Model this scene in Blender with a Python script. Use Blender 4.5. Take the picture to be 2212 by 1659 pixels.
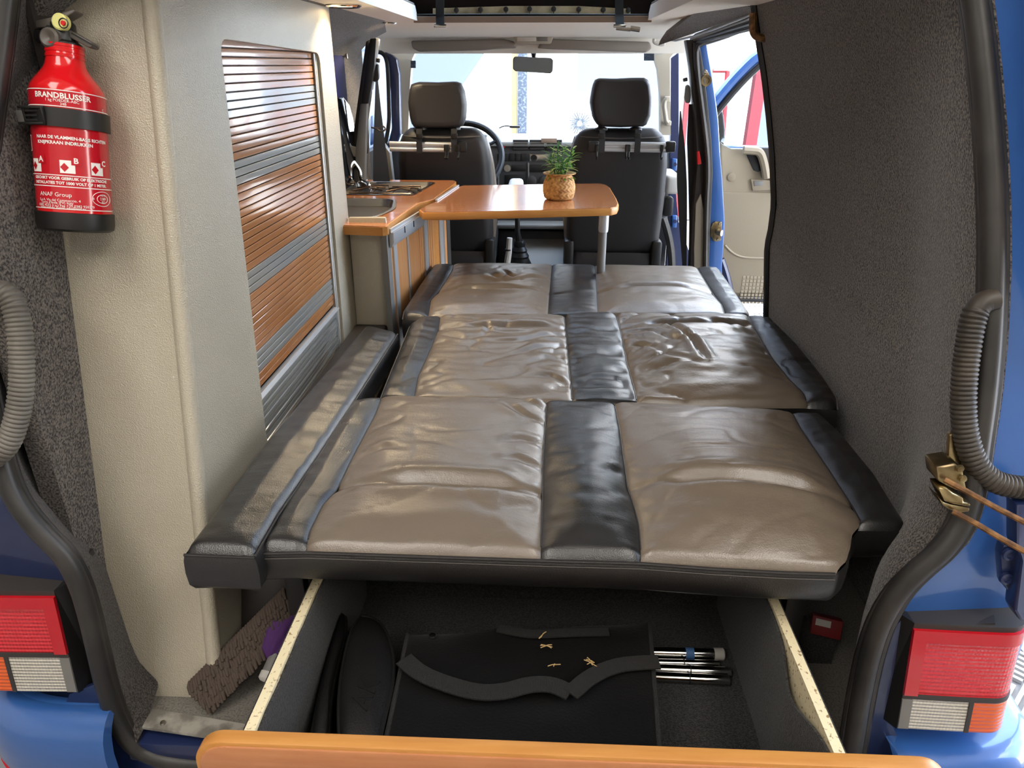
import bpy, bmesh, math, random
from mathutils import Vector, Matrix, noise, geometry
random.seed(7)
for o in list(bpy.data.objects): bpy.data.objects.remove(o)
scene = bpy.context.scene
COL = scene.collection
V = Vector
# ------------------------------------------------------------------ camera
FPX, CX, CY = 1534.0, 1106.0, 829.5
TH = math.atan(689.5 / FPX)
PS = math.atan(74 * math.cos(TH) / FPX)
CAM = V((0, 0, 1.20))
cd = bpy.data.cameras.new('camera'); cam = bpy.data.objects.new('camera', cd); COL.objects.link(cam)
cam.location = CAM; cam.rotation_euler = (math.pi / 2 - TH, 0, PS)
cd.sensor_width = 36; cd.lens = FPX / 2212 * 36; cd.clip_start = 0.02; cd.clip_end = 200
scene.camera = cam
# ------------------------------------------------------------------ sky and exposure
w = bpy.data.worlds.new('world'); scene.world = w; w.use_nodes = True
nt = w.node_tree; nt.nodes.clear()
wo = nt.nodes.new('ShaderNodeOutputWorld'); bg = nt.nodes.new('ShaderNodeBackground')
tc = nt.nodes.new('ShaderNodeTexCoord'); ns = nt.nodes.new('ShaderNodeTexNoise'); cr = nt.nodes.new('ShaderNodeValToRGB')
ns.inputs['Scale'].default_value = 3.0; ns.inputs['Detail'].default_value = 6
cr.color_ramp.elements[0].position = 0.42; cr.color_ramp.elements[0].color = (0.42, 0.62, 0.95, 1)
cr.color_ramp.elements[1].position = 0.60; cr.color_ramp.elements[1].color = (1.0, 0.97, 0.92, 1)
nt.links.new(tc.outputs['Generated'], ns.inputs['Vector']); nt.links.new(ns.outputs['Fac'], cr.inputs['Fac'])
nt.links.new(cr.outputs['Color'], bg.inputs['Color']); nt.links.new(bg.outputs[0], wo.inputs[0])
bg.inputs['Strength'].default_value = 4.6
sd_ = bpy.data.lights.new('sun', 'SUN'); sd_.energy = 11; sd_.angle = .03; sd_.color = (1, .97, .92)
sun = bpy.data.objects.new('sun', sd_); COL.objects.link(sun); sun.rotation_euler = (math.radians(36), 0, math.radians(-6)); sun.location = (0, -4, 9)
for lx in (-1.3, 1.5):                                                   # unseen fill lamps, added to brighten the rear of the van
    ad = bpy.data.lights.new('hall_lamp', 'AREA'); ad.shape = 'RECTANGLE'; ad.size = 1.2; ad.size_y = 3.0; ad.energy = 32; ad.color = (1, .95, .88)
    ao = bpy.data.objects.new('hall_lamp', ad); COL.objects.link(ao); ao.location = (lx, -1.2, 3.26)
vs = scene.view_settings
vs.view_transform = 'Standard'; vs.look = 'None'; vs.gamma = 1; vs.use_curve_mapping = False
vs.exposure = 1.45
# ------------------------------------------------------------------ picture direction -> point on a plane
FW = V((-math.sin(PS) * math.cos(TH), math.cos(PS) * math.cos(TH), -math.sin(TH)))
RT = V((math.cos(PS), math.sin(PS), 0)); UP = RT.cross(FW)
def ray(px, py): return FW + RT * ((px - CX) / FPX) - UP * ((py - CY) / FPX)
def P(px, py, x=None, y=None, z=None):
    d = ray(px, py)
    t = (x - CAM.x) / d.x if x is not None else (y - CAM.y) / d.y if y is not None else (z - CAM.z) / d.z
    return CAM + d * t
def PN(px, py, p0, n):
    d = ray(px, py); return CAM + d * ((V(p0) - CAM).dot(V(n)) / d.dot(V(n)))
def PX(pts, **k): return [P(a, b, **k) for a, b in pts]
def yseal(z): return 0.95 + 0.30 * max(0, z - 0.5)
def PR(px, py, off=0.0):
    z = 0.6
    for i in range(25):
        p = P(px, py, y=yseal(z) + off); z = 0.5 * (z + p.z)
    return p
# ------------------------------------------------------------------ mesh helpers
class MB:
    def __init__(s): s.v = []; s.f = []
    def add(s, vs, fs):
        b = len(s.v); s.v += [V(p) for p in vs]; s.f += [tuple(i + b for i in f) for f in fs]; return s
    def addbm(s, bm, m=None):
        bm.verts.ensure_lookup_table(); bm.verts.index_update()
        vs = [(m @ v.co) if m else v.co.copy() for v in bm.verts]
        s.add(vs, [[v.index for v in f.verts] for f in bm.faces]); bm.free(); return s
    def box(s, c, d, rot=None, r=0.0, seg=2):
        bm = bmesh.new(); bmesh.ops.create_cube(bm, size=1)
        for v in bm.verts: v.co = V((v.co.x * d[0], v.co.y * d[1], v.co.z * d[2]))
        if r > 0: bmesh.ops.bevel(bm, geom=bm.edges[:], offset=min(r, min(d) * .49), segments=seg, profile=.5, affect='EDGES')
        return s.addbm(bm, Matrix.Translation(V(c)) @ (rot.to_4x4() if rot else Matrix()))
    def bx(s, x0, x1, y0, y1, z0, z1, r=0.0, seg=2):
        return s.box(((x0 + x1) / 2, (y0 + y1) / 2, (z0 + z1) / 2), (abs(x1 - x0), abs(y1 - y0), abs(z1 - z0)), r=r, seg=seg)
    def prism(s, poly, vec, r=0.0, seg=2):
        bm = bmesh.new(); vec = V(vec)
        a = [bm.verts.new(V(p)) for p in poly]; b = [bm.verts.new(V(p) + vec) for p in poly]
        n = len(a); bm.faces.new(a); bm.faces.new(b[::-1])
        for i in range(n): bm.faces.new((a[i], b[i], b[(i + 1) % n], a[(i + 1) % n]))
        bmesh.ops.recalc_face_normals(bm, faces=bm.faces[:])
        if r > 0: bmesh.ops.bevel(bm, geom=bm.edges[:], offset=r, segments=seg, profile=.5, affect='EDGES', clamp_overlap=True)
        return s.addbm(bm)
    def rings(s, rings, closed=False, caps=True):
        n = len(rings[0]); vs = [p for r in rings for p in r]; fs = []
        m = len(rings)
        for i in range(m if closed else m - 1):
            a = i * n; b = ((i + 1) % m) * n
            for j in range(n):
                k = (j + 1) % n; fs.append((a + j, a + k, b + k, b + j))
        if caps and not closed: fs += [tuple(range(n))[::-1], tuple(range((m - 1) * n, m * n))]
        return s.add(vs, fs)
    def tube(s, pts, r, n=10, closed=False, caps=True, flat=1.0):
        pts = [V(p) for p in pts]; m = len(pts); rs = r if isinstance(r, (list, tuple)) else [r] * m
        tg = []
        for i in range(m):
            a = pts[(i - 1) % m] if closed or i > 0 else pts[0]; b = pts[(i + 1) % m] if closed or i < m - 1 else pts[-1]
            t = b - a; tg.append(t.normalized() if t.length > 1e-9 else V((0, 0, 1)))
        up = V((0, 0, 1)) if abs(tg[0].z) < .9 else V((0, 1, 0)); x = tg[0].cross(up).normalized(); R = []
        for i in range(m):
            x = (x - tg[i] * x.dot(tg[i])).normalized(); y = tg[i].cross(x)
            R.append([pts[i] + (x * math.cos(2 * math.pi * j / n) + y * (flat * math.sin(2 * math.pi * j / n))) * rs[i] for j in range(n)])
        return s.rings(R, closed, caps)
    def cyl(s, a, b, r, r2=None, n=20): return s.tube([a, b], [r, r if r2 is None else r2], n)
    def lathe(s, prof, o, ax=(0, 0, 1), n=28, caps=True):
        o = V(o); ax = V(ax).normalized(); t = V((1, 0, 0)) if abs(ax.x) < .9 else V((0, 1, 0))
        x = (t - ax * t.dot(ax)).normalized(); y = ax.cross(x)
        return s.rings([[o + ax * h + (x * math.cos(2 * math.pi * j / n) + y * math.sin(2 * math.pi * j / n)) * max(r, 1e-5) for j in range(n)] for r, h in prof], caps=caps)
    def grid(s, fn, nu, nv):
        vs = [fn(i / nu, j / nv) for j in range(nv + 1) for i in range(nu + 1)]
        return s.add(vs, [(j * (nu + 1) + i, j * (nu + 1) + i + 1, (j + 1) * (nu + 1) + i + 1, (j + 1) * (nu + 1) + i) for j in range(nv) for i in range(nu)])
    def slab(s, fn, nu, nv, off):
        """closed sheet: fn(u,v) and the same moved by off"""
        off = V(off); top = [V(fn(i / nu, j / nv)) for j in range(nv + 1) for i in range(nu + 1)]
        N = len(top); W = nu + 1; fs = []
        for j in range(nv):
            for i in range(nu):
                a = j * W + i; fs += [(a, a + 1, a + W + 1, a + W), (N + a, N + a + W, N + a + W + 1, N + a + 1)]
        ed = [i for i in range(W)] + [j * W + nu for j in range(1, nv + 1)] + [nv * W + i for i in range(nu - 1, -1, -1)] + [j * W for j in range(nv - 1, 0, -1)]
        for k in range(len(ed)):
            a, b = ed[k], ed[(k + 1) % len(ed)]; fs.append((a, N + a, N + b, b))
        return s.add(top + [p + off for p in top], fs)
    def rot(s, m):
        s.v = [m @ p for p in s.v]; return s
def mesh_of(name, mb, mat, smooth=35):
    me = bpy.data.meshes.new(name); me.from_pydata([tuple(p) for p in mb.v], [], mb.f); me.update()
    bm = bmesh.new(); bm.from_mesh(me); bmesh.ops.recalc_face_normals(bm, faces=bm.faces[:]); bm.to_mesh(me); bm.free()
    if mat: me.materials.append(mat)
    if smooth:
        me.polygons.foreach_set('use_smooth', [True] * len(me.polygons)); me.set_sharp_from_angle(angle=math.radians(smooth))
    return me
def put(name, me, parent=None, loc=(0, 0, 0), label=None):
    o = bpy.data.objects.new(name, me); COL.objects.link(o)
    if parent is not None:
        o.parent = parent
        if parent.type == 'EMPTY': o.location = V(loc) - parent.location
        else: o.location = V(loc)
    else: o.location = V(loc)
    if label: o['label'] = label
    return o
def obj(name, mb, mat, parent=None, smooth=35, label=None): return put(name, mesh_of(name, mb, mat, smooth), parent, (0, 0, 0), label)
def tag(o, label, cat, group=None, kind=None):
    o['label'] = label; o['category'] = cat
    if group: o['group'] = group
    if kind: o['kind'] = kind
    return o
def thing(name, label, cat, loc=(0, 0, 0), group=None):
    o = bpy.data.objects.new(name, None); COL.objects.link(o); o.location = V(loc); o.empty_display_size = .05
    return tag(o, label, cat, group)
def struct(name, mb, mat, smooth=35, label=None, cat=None):
    o = obj(name, mb, mat, None, smooth); o['kind'] = 'structure'
    if label: o['label'] = label
    if cat: o['category'] = cat
    return o
def lerp(a, b, t): return a + (b - a) * t
def sstep(a, b, x):
    t = max(0, min(1, (x - a) / (b - a))); return t * t * (3 - 2 * t)
def resample(pts, n):
    pts = [V(p) for p in pts]; L = [0]
    for a, b in zip(pts, pts[1:]): L.append(L[-1] + (b - a).length)
    out = []
    for i in range(n + 1):
        d = L[-1] * i / n; k = 0
        while k < len(L) - 2 and L[k + 1] < d: k += 1
        t = (d - L[k]) / max(1e-9, L[k + 1] - L[k]); out.append(pts[k].lerp(pts[k + 1], t))
    return out
def smooth_path(pts, n, it=2):
    q = [V(p) for p in pts]
    for _ in range(it):
        r = [q[0]]
        for a, b in zip(q, q[1:]): r += [a.lerp(b, .25), a.lerp(b, .75)]
        r.append(q[-1]); q = r
    return resample(q, n)
def rrect(w, h, r, n=5):
    """rounded rectangle, centred, list of (a,b)"""
    o = []
    for cx, cy, a0 in ((w / 2 - r, h / 2 - r, 0), (-w / 2 + r, h / 2 - r, 90), (-w / 2 + r, -h / 2 + r, 180), (w / 2 - r, -h / 2 + r, 270)):
        for k in range(n + 1):
            a = math.radians(a0 + 90 * k / n); o.append((cx + r * math.cos(a), cy + r * math.sin(a)))
    return o
# ------------------------------------------------------------------ materials
def lin(c):
    f = lambda u: u / 12.92 if u <= .04045 else ((u + .055) / 1.055) ** 2.4
    return tuple(f(x / 255) for x in c) + (1,)
def mat(name, col, rough=.5, metal=0.0, spec=.5, coat=0.0, bump=None, mix=None, trans=0.0, alpha=1.0, emit=None, sheen=0.0):
    """bump: list of (kind, scale, strength, stretch); mix: (second colour, noise scale, low, high, stretch)"""
    m = bpy.data.materials.new(name); m.use_nodes = True; t = m.node_tree; b = t.nodes['Principled BSDF']
    b.inputs['Base Color'].default_value = lin(col); b.inputs['Roughness'].default_value = rough; b.inputs['Metallic'].default_value = metal
    b.inputs['Specular IOR Level'].default_value = spec; b.inputs['Coat Weight'].default_value = coat; b.inputs['Coat Roughness'].default_value = .06
    b.inputs['Transmission Weight'].default_value = trans; b.inputs['Sheen Weight'].default_value = sheen
    if alpha < 1: b.inputs['Alpha'].default_value = alpha
    if emit: b.inputs['Emission Color'].default_value = lin(emit[0]); b.inputs['Emission Strength'].default_value = emit[1]
    c = t.nodes.new('ShaderNodeTexCoord')
    def vec(st):
        if not st: return c.outputs['Object']
        mp = t.nodes.new('ShaderNodeMapping'); mp.inputs['Scale'].default_value = st; t.links.new(c.outputs['Object'], mp.inputs[0]); return mp.outputs[0]
    if mix:
        c2, sc, lo, hi, st = mix
        n = t.nodes.new('ShaderNodeTexNoise'); n.inputs['Scale'].default_value = sc; n.inputs['Detail'].default_value = 5
        t.links.new(vec(st), n.inputs['Vector'])
        r = t.nodes.new('ShaderNodeValToRGB'); r.color_ramp.elements[0].position = lo; r.color_ramp.elements[1].position = hi
        r.color_ramp.elements[0].color = lin(col); r.color_ramp.elements[1].color = lin(c2)
        t.links.new(n.outputs['Fac'], r.inputs['Fac']); t.links.new(r.outputs['Color'], b.inputs['Base Color'])
    prev = None
    for kind, sc, stg, st in (bump or []):
        if kind == 'noise':
            n = t.nodes.new('ShaderNodeTexNoise'); n.inputs['Detail'].default_value = 4; n.inputs['Scale'].default_value = sc; out = n.outputs['Fac']; vi = n.inputs['Vector']
        elif kind == 'voro':
            n = t.nodes.new('ShaderNodeTexVoronoi'); n.inputs['Scale'].default_value = sc; out = n.outputs['Distance']; vi = n.inputs['Vector']
        elif kind == 'ridge':
            n = t.nodes.new('ShaderNodeTexNoise'); n.noise_type = 'RIDGED_MULTIFRACTAL'; n.inputs['Scale'].default_value = sc; n.inputs['Detail'].default_value = 3; out = n.outputs['Fac']; vi = n.inputs['Vector']
        else:
            n = t.nodes.new('ShaderNodeTexWave'); n.inputs['Scale'].default_value = sc; n.bands_direction = kind[-1].upper(); out = n.outputs['Fac']; vi = n.inputs['Vector']
        t.links.new(vec(st), vi)
        bp = t.nodes.new('ShaderNodeBump'); bp.inputs['Strength'].default_value = stg; bp.inputs['Distance'].default_value = .003
        t.links.new(out, bp.inputs['Height'])
        if prev: t.links.new(prev, bp.inputs['Normal'])
        prev = bp.outputs['Normal']
    if prev: t.links.new(prev, b.inputs['Normal'])
    return m
def glassmat(name, col, glossy=.05, rough=.0):
    m = bpy.data.materials.new(name); m.use_nodes = True; t = m.node_tree; t.nodes.clear()
    o = t.nodes.new('ShaderNodeOutputMaterial'); mx = t.nodes.new('ShaderNodeMixShader'); tr = t.nodes.new('ShaderNodeBsdfTransparent'); g = t.nodes.new('ShaderNodeBsdfGlossy')
    mx.inputs[0].default_value = glossy
    tr.inputs['Color'].default_value = lin(col); g.inputs['Roughness'].default_value = rough
    t.links.new(tr.outputs[0], mx.inputs[1]); t.links.new(g.outputs[0], mx.inputs[2]); t.links.new(mx.outputs[0], o.inputs[0])
    return m
def leafmat(name, c):
    m = bpy.data.materials.new(name); m.use_nodes = True; t = m.node_tree; b = t.nodes['Principled BSDF']; o = t.nodes['Material Output']
    b.inputs['Base Color'].default_value = lin(c); b.inputs['Roughness'].default_value = .4
    mx = t.nodes.new('ShaderNodeMixShader'); tl = t.nodes.new('ShaderNodeBsdfTranslucent'); tl.inputs[0].default_value = lin(c); mx.inputs[0].default_value = .45
    t.links.new(b.outputs[0], mx.inputs[1]); t.links.new(tl.outputs[0], mx.inputs[2]); t.links.new(mx.outputs[0], o.inputs[0]); return m
def canvasmat():
    m = bpy.data.materials.new('pop_top_canvas'); m.use_nodes = True; t = m.node_tree; t.nodes.clear()
    o = t.nodes.new('ShaderNodeOutputMaterial'); mx = t.nodes.new('ShaderNodeMixShader'); d = t.nodes.new('ShaderNodeBsdfDiffuse'); tl = t.nodes.new('ShaderNodeBsdfTranslucent')
    d.inputs[0].default_value = lin((52, 45, 42)); tl.inputs[0].default_value = lin((70, 58, 50)); mx.inputs[0].default_value = .5
    t.links.new(d.outputs[0], mx.inputs[1]); t.links.new(tl.outputs[0], mx.inputs[2]); t.links.new(mx.outputs[0], o.inputs[0]); return m
M = dict(
    beige=mat('beige_plastic', (184, 176, 157), .36, spec=.8, bump=[('voro', 420, .35, None), ('noise', 160, .15, None)], mix=((176, 167, 147), 3, .35, .7, None)),
    lgray=mat('taupe_leather', (112, 100, 87), .35, spec=1.0, bump=[('voro', 480, .10, None), ('noise', 70, .16, (1, 1.6, 1)), ('noise', 22, .25, (1, 2.2, 1)), ('ridge', 9, .10, (1, 1.6, 1))], mix=((108, 96, 82), 4, .3, .7, None)),
    lblack=mat('black_leather', (25, 24, 25), .36, spec=.9, bump=[('voro', 480, .12, None), ('noise', 18, .25, (.5, 3, 1))], mix=((22, 21, 20), 4, .3, .7, None)),
    leverp=mat('lever_plastic', (86, 80, 74), .45),
    seatback=mat('black_vinyl', (36, 34, 34), .5, bump=[('voro', 500, .1, None)]),
    piping=mat('dark_piping', (38, 35, 34), .5), thread=mat('grey_thread', (92, 87, 82), .7),
    carpet=mat('charcoal_carpet', (110, 102, 95), .95, spec=.1, bump=[('noise', 220, 1.0, None), ('noise', 10, .25, (1, 1, .3))], mix=((40, 36, 33), 260, .40, .60, None), sheen=.3),
    carpet2=mat('speckled_felt', (92, 87, 83), .95, spec=.1, bump=[('noise', 420, .9, None)], mix=((48, 44, 42), 300, .40, .60, None), sheen=.2),
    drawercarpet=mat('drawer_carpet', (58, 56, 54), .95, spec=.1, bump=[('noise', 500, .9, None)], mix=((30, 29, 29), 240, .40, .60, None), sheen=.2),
    wood=mat('cherry_laminate', (194, 130, 84), .16, spec=.7, coat=.4, bump=[('noise', 60, .03, (1, 12, 12))], mix=((180, 114, 70), 7, .3, .7, (1.2, 9, 9))),
    woodv=mat('cherry_laminate_upright', (208, 152, 98), .35, mix=((194, 134, 80), 7, .3, .7, (12, 12, .8))),
    edge=mat('beech_edge', (200, 140, 72), .38, mix=((186, 124, 58), 8, .3, .7, (1, 10, 10))),
    chip=mat('raw_chipboard', (228, 214, 176), .8, mix=((150, 122, 84), 130, .58, .66, None)),
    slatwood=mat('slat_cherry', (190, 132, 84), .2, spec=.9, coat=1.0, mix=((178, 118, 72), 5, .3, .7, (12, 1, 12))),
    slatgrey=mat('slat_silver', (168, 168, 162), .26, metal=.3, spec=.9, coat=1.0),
    alu=mat('brushed_aluminium', (198, 200, 202), .32, metal=.5), chrome=mat('chrome', (215, 214, 210), .08, metal=1.0),
    steel=mat('stainless_steel', (190, 184, 174), .24, metal=1.0), wire=mat('grate_wire', (120, 100, 84), .3, metal=1.0),
    rust=mat('rusty_rod', (150, 108, 66), .5, metal=.5, mix=((96, 66, 42), 60, .4, .6, None)),
    brass=mat('zinc_plate', (176, 158, 116), .3, metal=1.0, mix=((120, 104, 78), 20, .4, .6, None)),
    blackp=mat('black_plastic', (22, 21, 20), .42), greyp=mat('grey_plastic', (118, 116, 112), .5), darkp=mat('dark_trim', (52, 48, 46), .55),
    rubber=mat('seal_rubber', (36, 34, 32), .45, mix=((54, 50, 46), 9, .45, .7, None)), hose=mat('grey_hose', (104, 99, 90), .5, mix=((80, 75, 68), 12, .4, .6, None)),
    hosed=mat('dark_grey_hose', (66, 58, 49), .5, mix=((48, 42, 35), 12, .4, .6, None)),
    blue=mat('blue_paint', (50, 94, 160), .30, metal=.1, coat=.8), navy=mat('dark_blue_paint', (26, 38, 76), .36, coat=.5),  # second blue is the same body paint with shade put into the colour
    redlens=mat('red_lens', (206, 16, 34), .12, spec=.7, coat=.5, bump=[('wavez', 38, .5, None), ('wavex', 50, .25, None)]),
    redsmooth=mat('red_lens_clear', (190, 12, 30), .1, coat=.6), amber=mat('amber_lens', (224, 92, 22), .14, coat=.5, bump=[('wavez', 38, .5, None)]),
    clearlens=mat('clear_lens', (196, 190, 176), .14, coat=.5, bump=[('wavez', 44, .6, None), ('wavex', 55, .3, None)]),
    extred=mat('extinguisher_red', (212, 20, 26), .16, coat=.6), white=mat('white_print', (238, 232, 226), .6), labelred=mat('label_red', (190, 22, 36), .2, coat=.5),
    yellow=mat('pale_yellow', (224, 220, 140), .45), redp=mat('red_plastic', (204, 22, 26), .4),
    head=mat('headliner', (238, 233, 222), .9, spec=.1, bump=[('noise', 400, .3, None)]), headd=mat('roof_lip', (140, 118, 100), .85),
    ctrim=mat('cab_trim', (170, 162, 146), .6, bump=[('noise', 300, .15, None)]), pinch=mat('cab_trim_light', (196, 192, 184), .6),
    canvas=canvasmat(), belt=mat('belt_webbing', (28, 26, 25), .7, bump=[('wavex', 300, .3, None)]),
    strap=mat('grey_webbing', (36, 34, 32), .8, bump=[('wavex', 160, .5, None), ('wavey', 160, .5, None)]),
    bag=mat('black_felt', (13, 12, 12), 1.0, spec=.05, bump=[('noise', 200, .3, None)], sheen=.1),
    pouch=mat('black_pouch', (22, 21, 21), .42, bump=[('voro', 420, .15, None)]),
    floorm=mat('grey_floor', (122, 118, 110), .7, mix=((92, 88, 82), 260, .45, .65, None)), blackmetal=mat('black_metal', (34, 32, 31), .5),
    wicker=mat('seagrass', (204, 156, 94), .7, mix=((150, 100, 50), 60, .4, .65, None)), soil=mat('soil', (40, 34, 30), .9),
    leafa=leafmat('leaf_green', (104, 158, 56)), leafb=leafmat('leaf_pale', (200, 214, 124)), leafc=leafmat('leaf_dark', (64, 116, 48)),
    mop=mat('brown_chenille', (74, 62, 54), .9), purple=mat('purple_cloth', (74, 34, 96), .8),
    tilem=mat('grey_grid_tile', (186, 182, 174), .6), tiled=mat('dark_grid_tile', (120, 116, 112), .6),
    wallw=mat('white_render', (236, 236, 234), .9), wallb=mat('blue_grey_render', (82, 91, 108), .9), walll=mat('pale_grey_render', (90, 97, 108), .9), pink=mat('pink_render', (96, 80, 82), .9),
    redpost=mat('red_post', (112, 22, 32), .6), polem=mat('weathered_pole', (48, 58, 74), .7, mix=((92, 100, 112), 40, .5, .62, None)), cream=mat('cream_post', (150, 122, 86), .8),
    glass=glassmat('window_glass', (236, 244, 250)), glassd=mat('dark_glass', (14, 16, 20), .05, spec=.8, coat=.5),
    mirror=mat('mirror_glass', (84, 88, 92), .03, metal=1.0), lamp=mat('lamp_face', (255, 238, 205), .4, emit=((255, 226, 176), 9.0)),
    doorb=mat('door_beige', (142, 130, 109), .6, bump=[('noise', 300, .15, None)]),
    visor=mat('visor_vinyl', (132, 124, 116), .7, bump=[('noise', 300, .15, None)]),
    dash=mat('dashboard_black', (62, 61, 62), .55, bump=[('voro', 400, .15, None)]), dashtop=mat('dashboard_top', (150, 150, 146), .6),
    navycloth=mat('navy_curtain', (34, 34, 84), .8), litter=mat('dry_stalk', (196, 164, 110), .8),
    belsilver=mat('galvanised_rail', (176, 172, 162), .4, metal=.3, mix=((126, 122, 114), 30, .4, .6, None)),
)
# ================================================================== OUTSIDE
GZ = -0.55
ground = struct('ground_floor', MB().bx(-14, 14, -9, 16, GZ - .1, GZ - .012), M['tiled'])
tm = MB(); T = .4
for qx in (0, 1):
    for qy in (0, 1):
        cx, cy = (qx - .5) * T / 2, (qy - .5) * T / 2; s = 1 if (qx + qy) % 2 == 0 else -1; h = T / 4 - .008
        for k in range(-6, 7):
            d = k * .026                                                   # ribs x*s+y = d*... clipped to the quadrant
            pts = []
            lo = max(-h, (d * 1.4142 - h)); hi = min(h, (d * 1.4142 + h))
            if hi - lo < .02: continue
            a = V((lo, d * 1.4142 - lo, 0)); b = V((hi, d * 1.4142 - hi, 0)); m = (a + b) / 2
            L = (b - a).length; ang = math.atan2(b.y - a.y, b.x - a.x)
            if s < 0: m.x = -m.x; ang = -ang
            tm.box((m.x + cx, m.y + cy, -.006), (L, .012, .012), Matrix.Rotation(ang, 3, 'Z'))
        tm.box((cx - h * (1 if qx == 0 else -1) * 1.06, cy, -.006), (.008, T / 2, .012)); tm.box((cx, cy - h * (1 if qy == 0 else -1) * 1.06, -.006), (T / 2, .008, .012))
tme = mesh_of('floor_tile', tm, M['tilem'], 0)
for i in range(2, 9):
    for j in range(0, 19):
        x, y = i * T + .2, j * T + .1
        if x < 1.0 and y < 4.4: continue
        put('floor_tile', tme, ground, (x, y, GZ))
canopy = struct('ceiling_canopy', MB().bx(-4.2, 4.2, -4.5, 3.0, 3.3, 3.5), mat('canopy_board', (206, 196, 180), .9))  # unseen roof, added to keep sun and sky off the van's rear
hallm = mat('hall_wall', (206, 200, 190), .9)
struct('wall_hall_rear', MB().bx(-4.2, 4.2, -4.6, -4.5, GZ - .02, 3.3), hallm); struct('wall_hall_left', MB().bx(-4.2, -4.1, -4.5, 3.0, GZ - .02, 3.3), hallm); struct('wall_hall_right', MB().bx(4.1, 4.2, -4.5, .2, GZ - .02, 3.3), hallm)  # unseen walls, added to limit the light reaching the rear
obj('canopy_post', MB().bx(4.0, 4.16, 2.7, 2.86, GZ - .02, 3.32, r=.01), M['greyp'], canopy)  # unseen post under the added roof
fac = struct('wall_front', MB().bx(-9, 12, 9.0, 9.3, GZ - .02, 7), M['wallw'])
bp = obj('wall_panel', MB().bx(-6, -.62, 8.94, 9.0, GZ, 7), M['wallb'], fac)
bp2 = obj('wall_panel', MB().bx(.36, 2.05, 8.95, 9.0, GZ, 7), M['walll'], fac)
obj('wall_panel', MB().bx(2.45, 3.15, 8.95, 9.0, GZ, 3), M['walll'], fac)
# lit wall painted pale on the blue panel, edged by a diagonal shadow
dg = MB().prism([P(1050, 110, y=8.93), P(1075, 110, y=8.93), P(1075, 300, y=8.93), P(985, 300, y=8.93), P(985, 205, y=8.93)], (0, -.02, 0)); obj('gable_band', dg, M['wallw'], fac)
def post(name, label, px0, px1, m, y, z1=6.0, grp=None):
    a = P(px0, 200, y=y).x; b = P(px1, 200, y=y).x
    t = MB().bx(a, b, y, y + .12, GZ - .02, z1, r=.01); o = obj(name, t, m); tag(o, label, 'post', grp); return o
post('cream_post', 'cream door post beside the weathered pole outside the windscreen', 1104, 1117, M['cream'], 8.7)
post('weathered_pole', 'weathered blue grey pole standing outside behind the mirror', 1118, 1138, M['polem'], 8.6)
# red posts seen through the side door
rp = MB().prism([P(1646, 90, y=7.5), P(1660, 60, y=7.5), P(1632, 330, y=7.5), P(1606, 330, y=7.5), P(1630, 130, y=7.5)], (0, .12, 0))
a0, a1 = P(1608, 330, y=7.5), P(1632, 330, y=7.5); b0, b1 = P(1652, 40, y=7.5), P(1676, 40, y=7.5)
rp = MB().prism([a0 + (a0 - b0) * 1.6, a1 + (a1 - b1) * 1.6, b1 + (b1 - a1) * 1.5, b0 + (b0 - a0) * 1.5], (0, .12, 0))
tag(obj('red_post', rp, M['redpost']), 'wide slanting red post outside the open side door', 'post')
fr = MB(); q = [P(1540, 153, y=8.0), P(1572, 153, y=8.0), P(1560, 320, y=8.0)]
fr.tube([q[0], q[1]], .02, 6); fr.tube([q[1], q[2], q[2] + (q[2] - q[1]) * 1.5], .025, 6)
tag(obj('red_door_frame', fr, M['redpost']), 'thin red door frame outside beyond the blue pillar', 'door frame')
q0 = P(1469, 560, y=7.8); rp2 = MB().bx(P(1478, 250, y=7.8).x, P(1486, 250, y=7.8).x, 7.8, 7.9, GZ - .02, 1.0); tag(obj('red_bollard', rp2, M['redpost']), 'red bollard outside seen behind the passenger seat belt', 'bollard')
# air conditioner on the far wall
c0, c1 = P(1232, 240, y=8.8), P(1296, 296, y=8.8)
ac = thing('air_conditioner', 'white wall mounted air conditioner with round fan outside', 'air conditioner', ((c0.x + c1.x) / 2, 8.95, c1.z))
obj('casing', MB().bx(c0.x, c1.x, 8.7, 8.96, c1.z, c0.z, r=.02), M['pinch'], ac)
fc = P(1252, 266, y=8.69); fm = MB(); R_ = (c1.x - c0.x) * .36
for k in range(24):
    a = 2 * math.pi * k / 24; fm.tube([fc + V((math.cos(a), 0, math.sin(a))) * R_ * .25, fc + V((math.cos(a + .3), 0, math.sin(a + .3))) * R_], R_ * .035, 5)
obj('fan_grille', fm, M['polem'], ac)
pw = struct('wall_left_outside', MB().bx(-2.7, -2.55, 2.0, 8.9, GZ - .02, 4.0), M['pink'])
# ================================================================== VAN SHELL
floor = struct('floor', MB().bx(-.88, .80, .99, 3.3, -.06, 0), M['floorm'])
obj('sill_strip', MB().prism([P(308, 1575, z=.004), P(560, 1612, z=.004), P(1830, 1650, z=.004) , P(1830, 1610, z=.004), P(572, 1575, z=.004), P(330, 1535, z=.004)], (0, 0, .006)), M['belsilver'], floor)
sc_ = P(352, 1562, z=.011); obj('screw', MB().lathe([(.006, 0), (.005, .003), (0, .0035)], sc_, n=10), M['steel'], floor)
struct('cab_floor', MB().bx(-.88, .82, 3.2, 4.5, -.30, -.10), M['blackp'])
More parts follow.
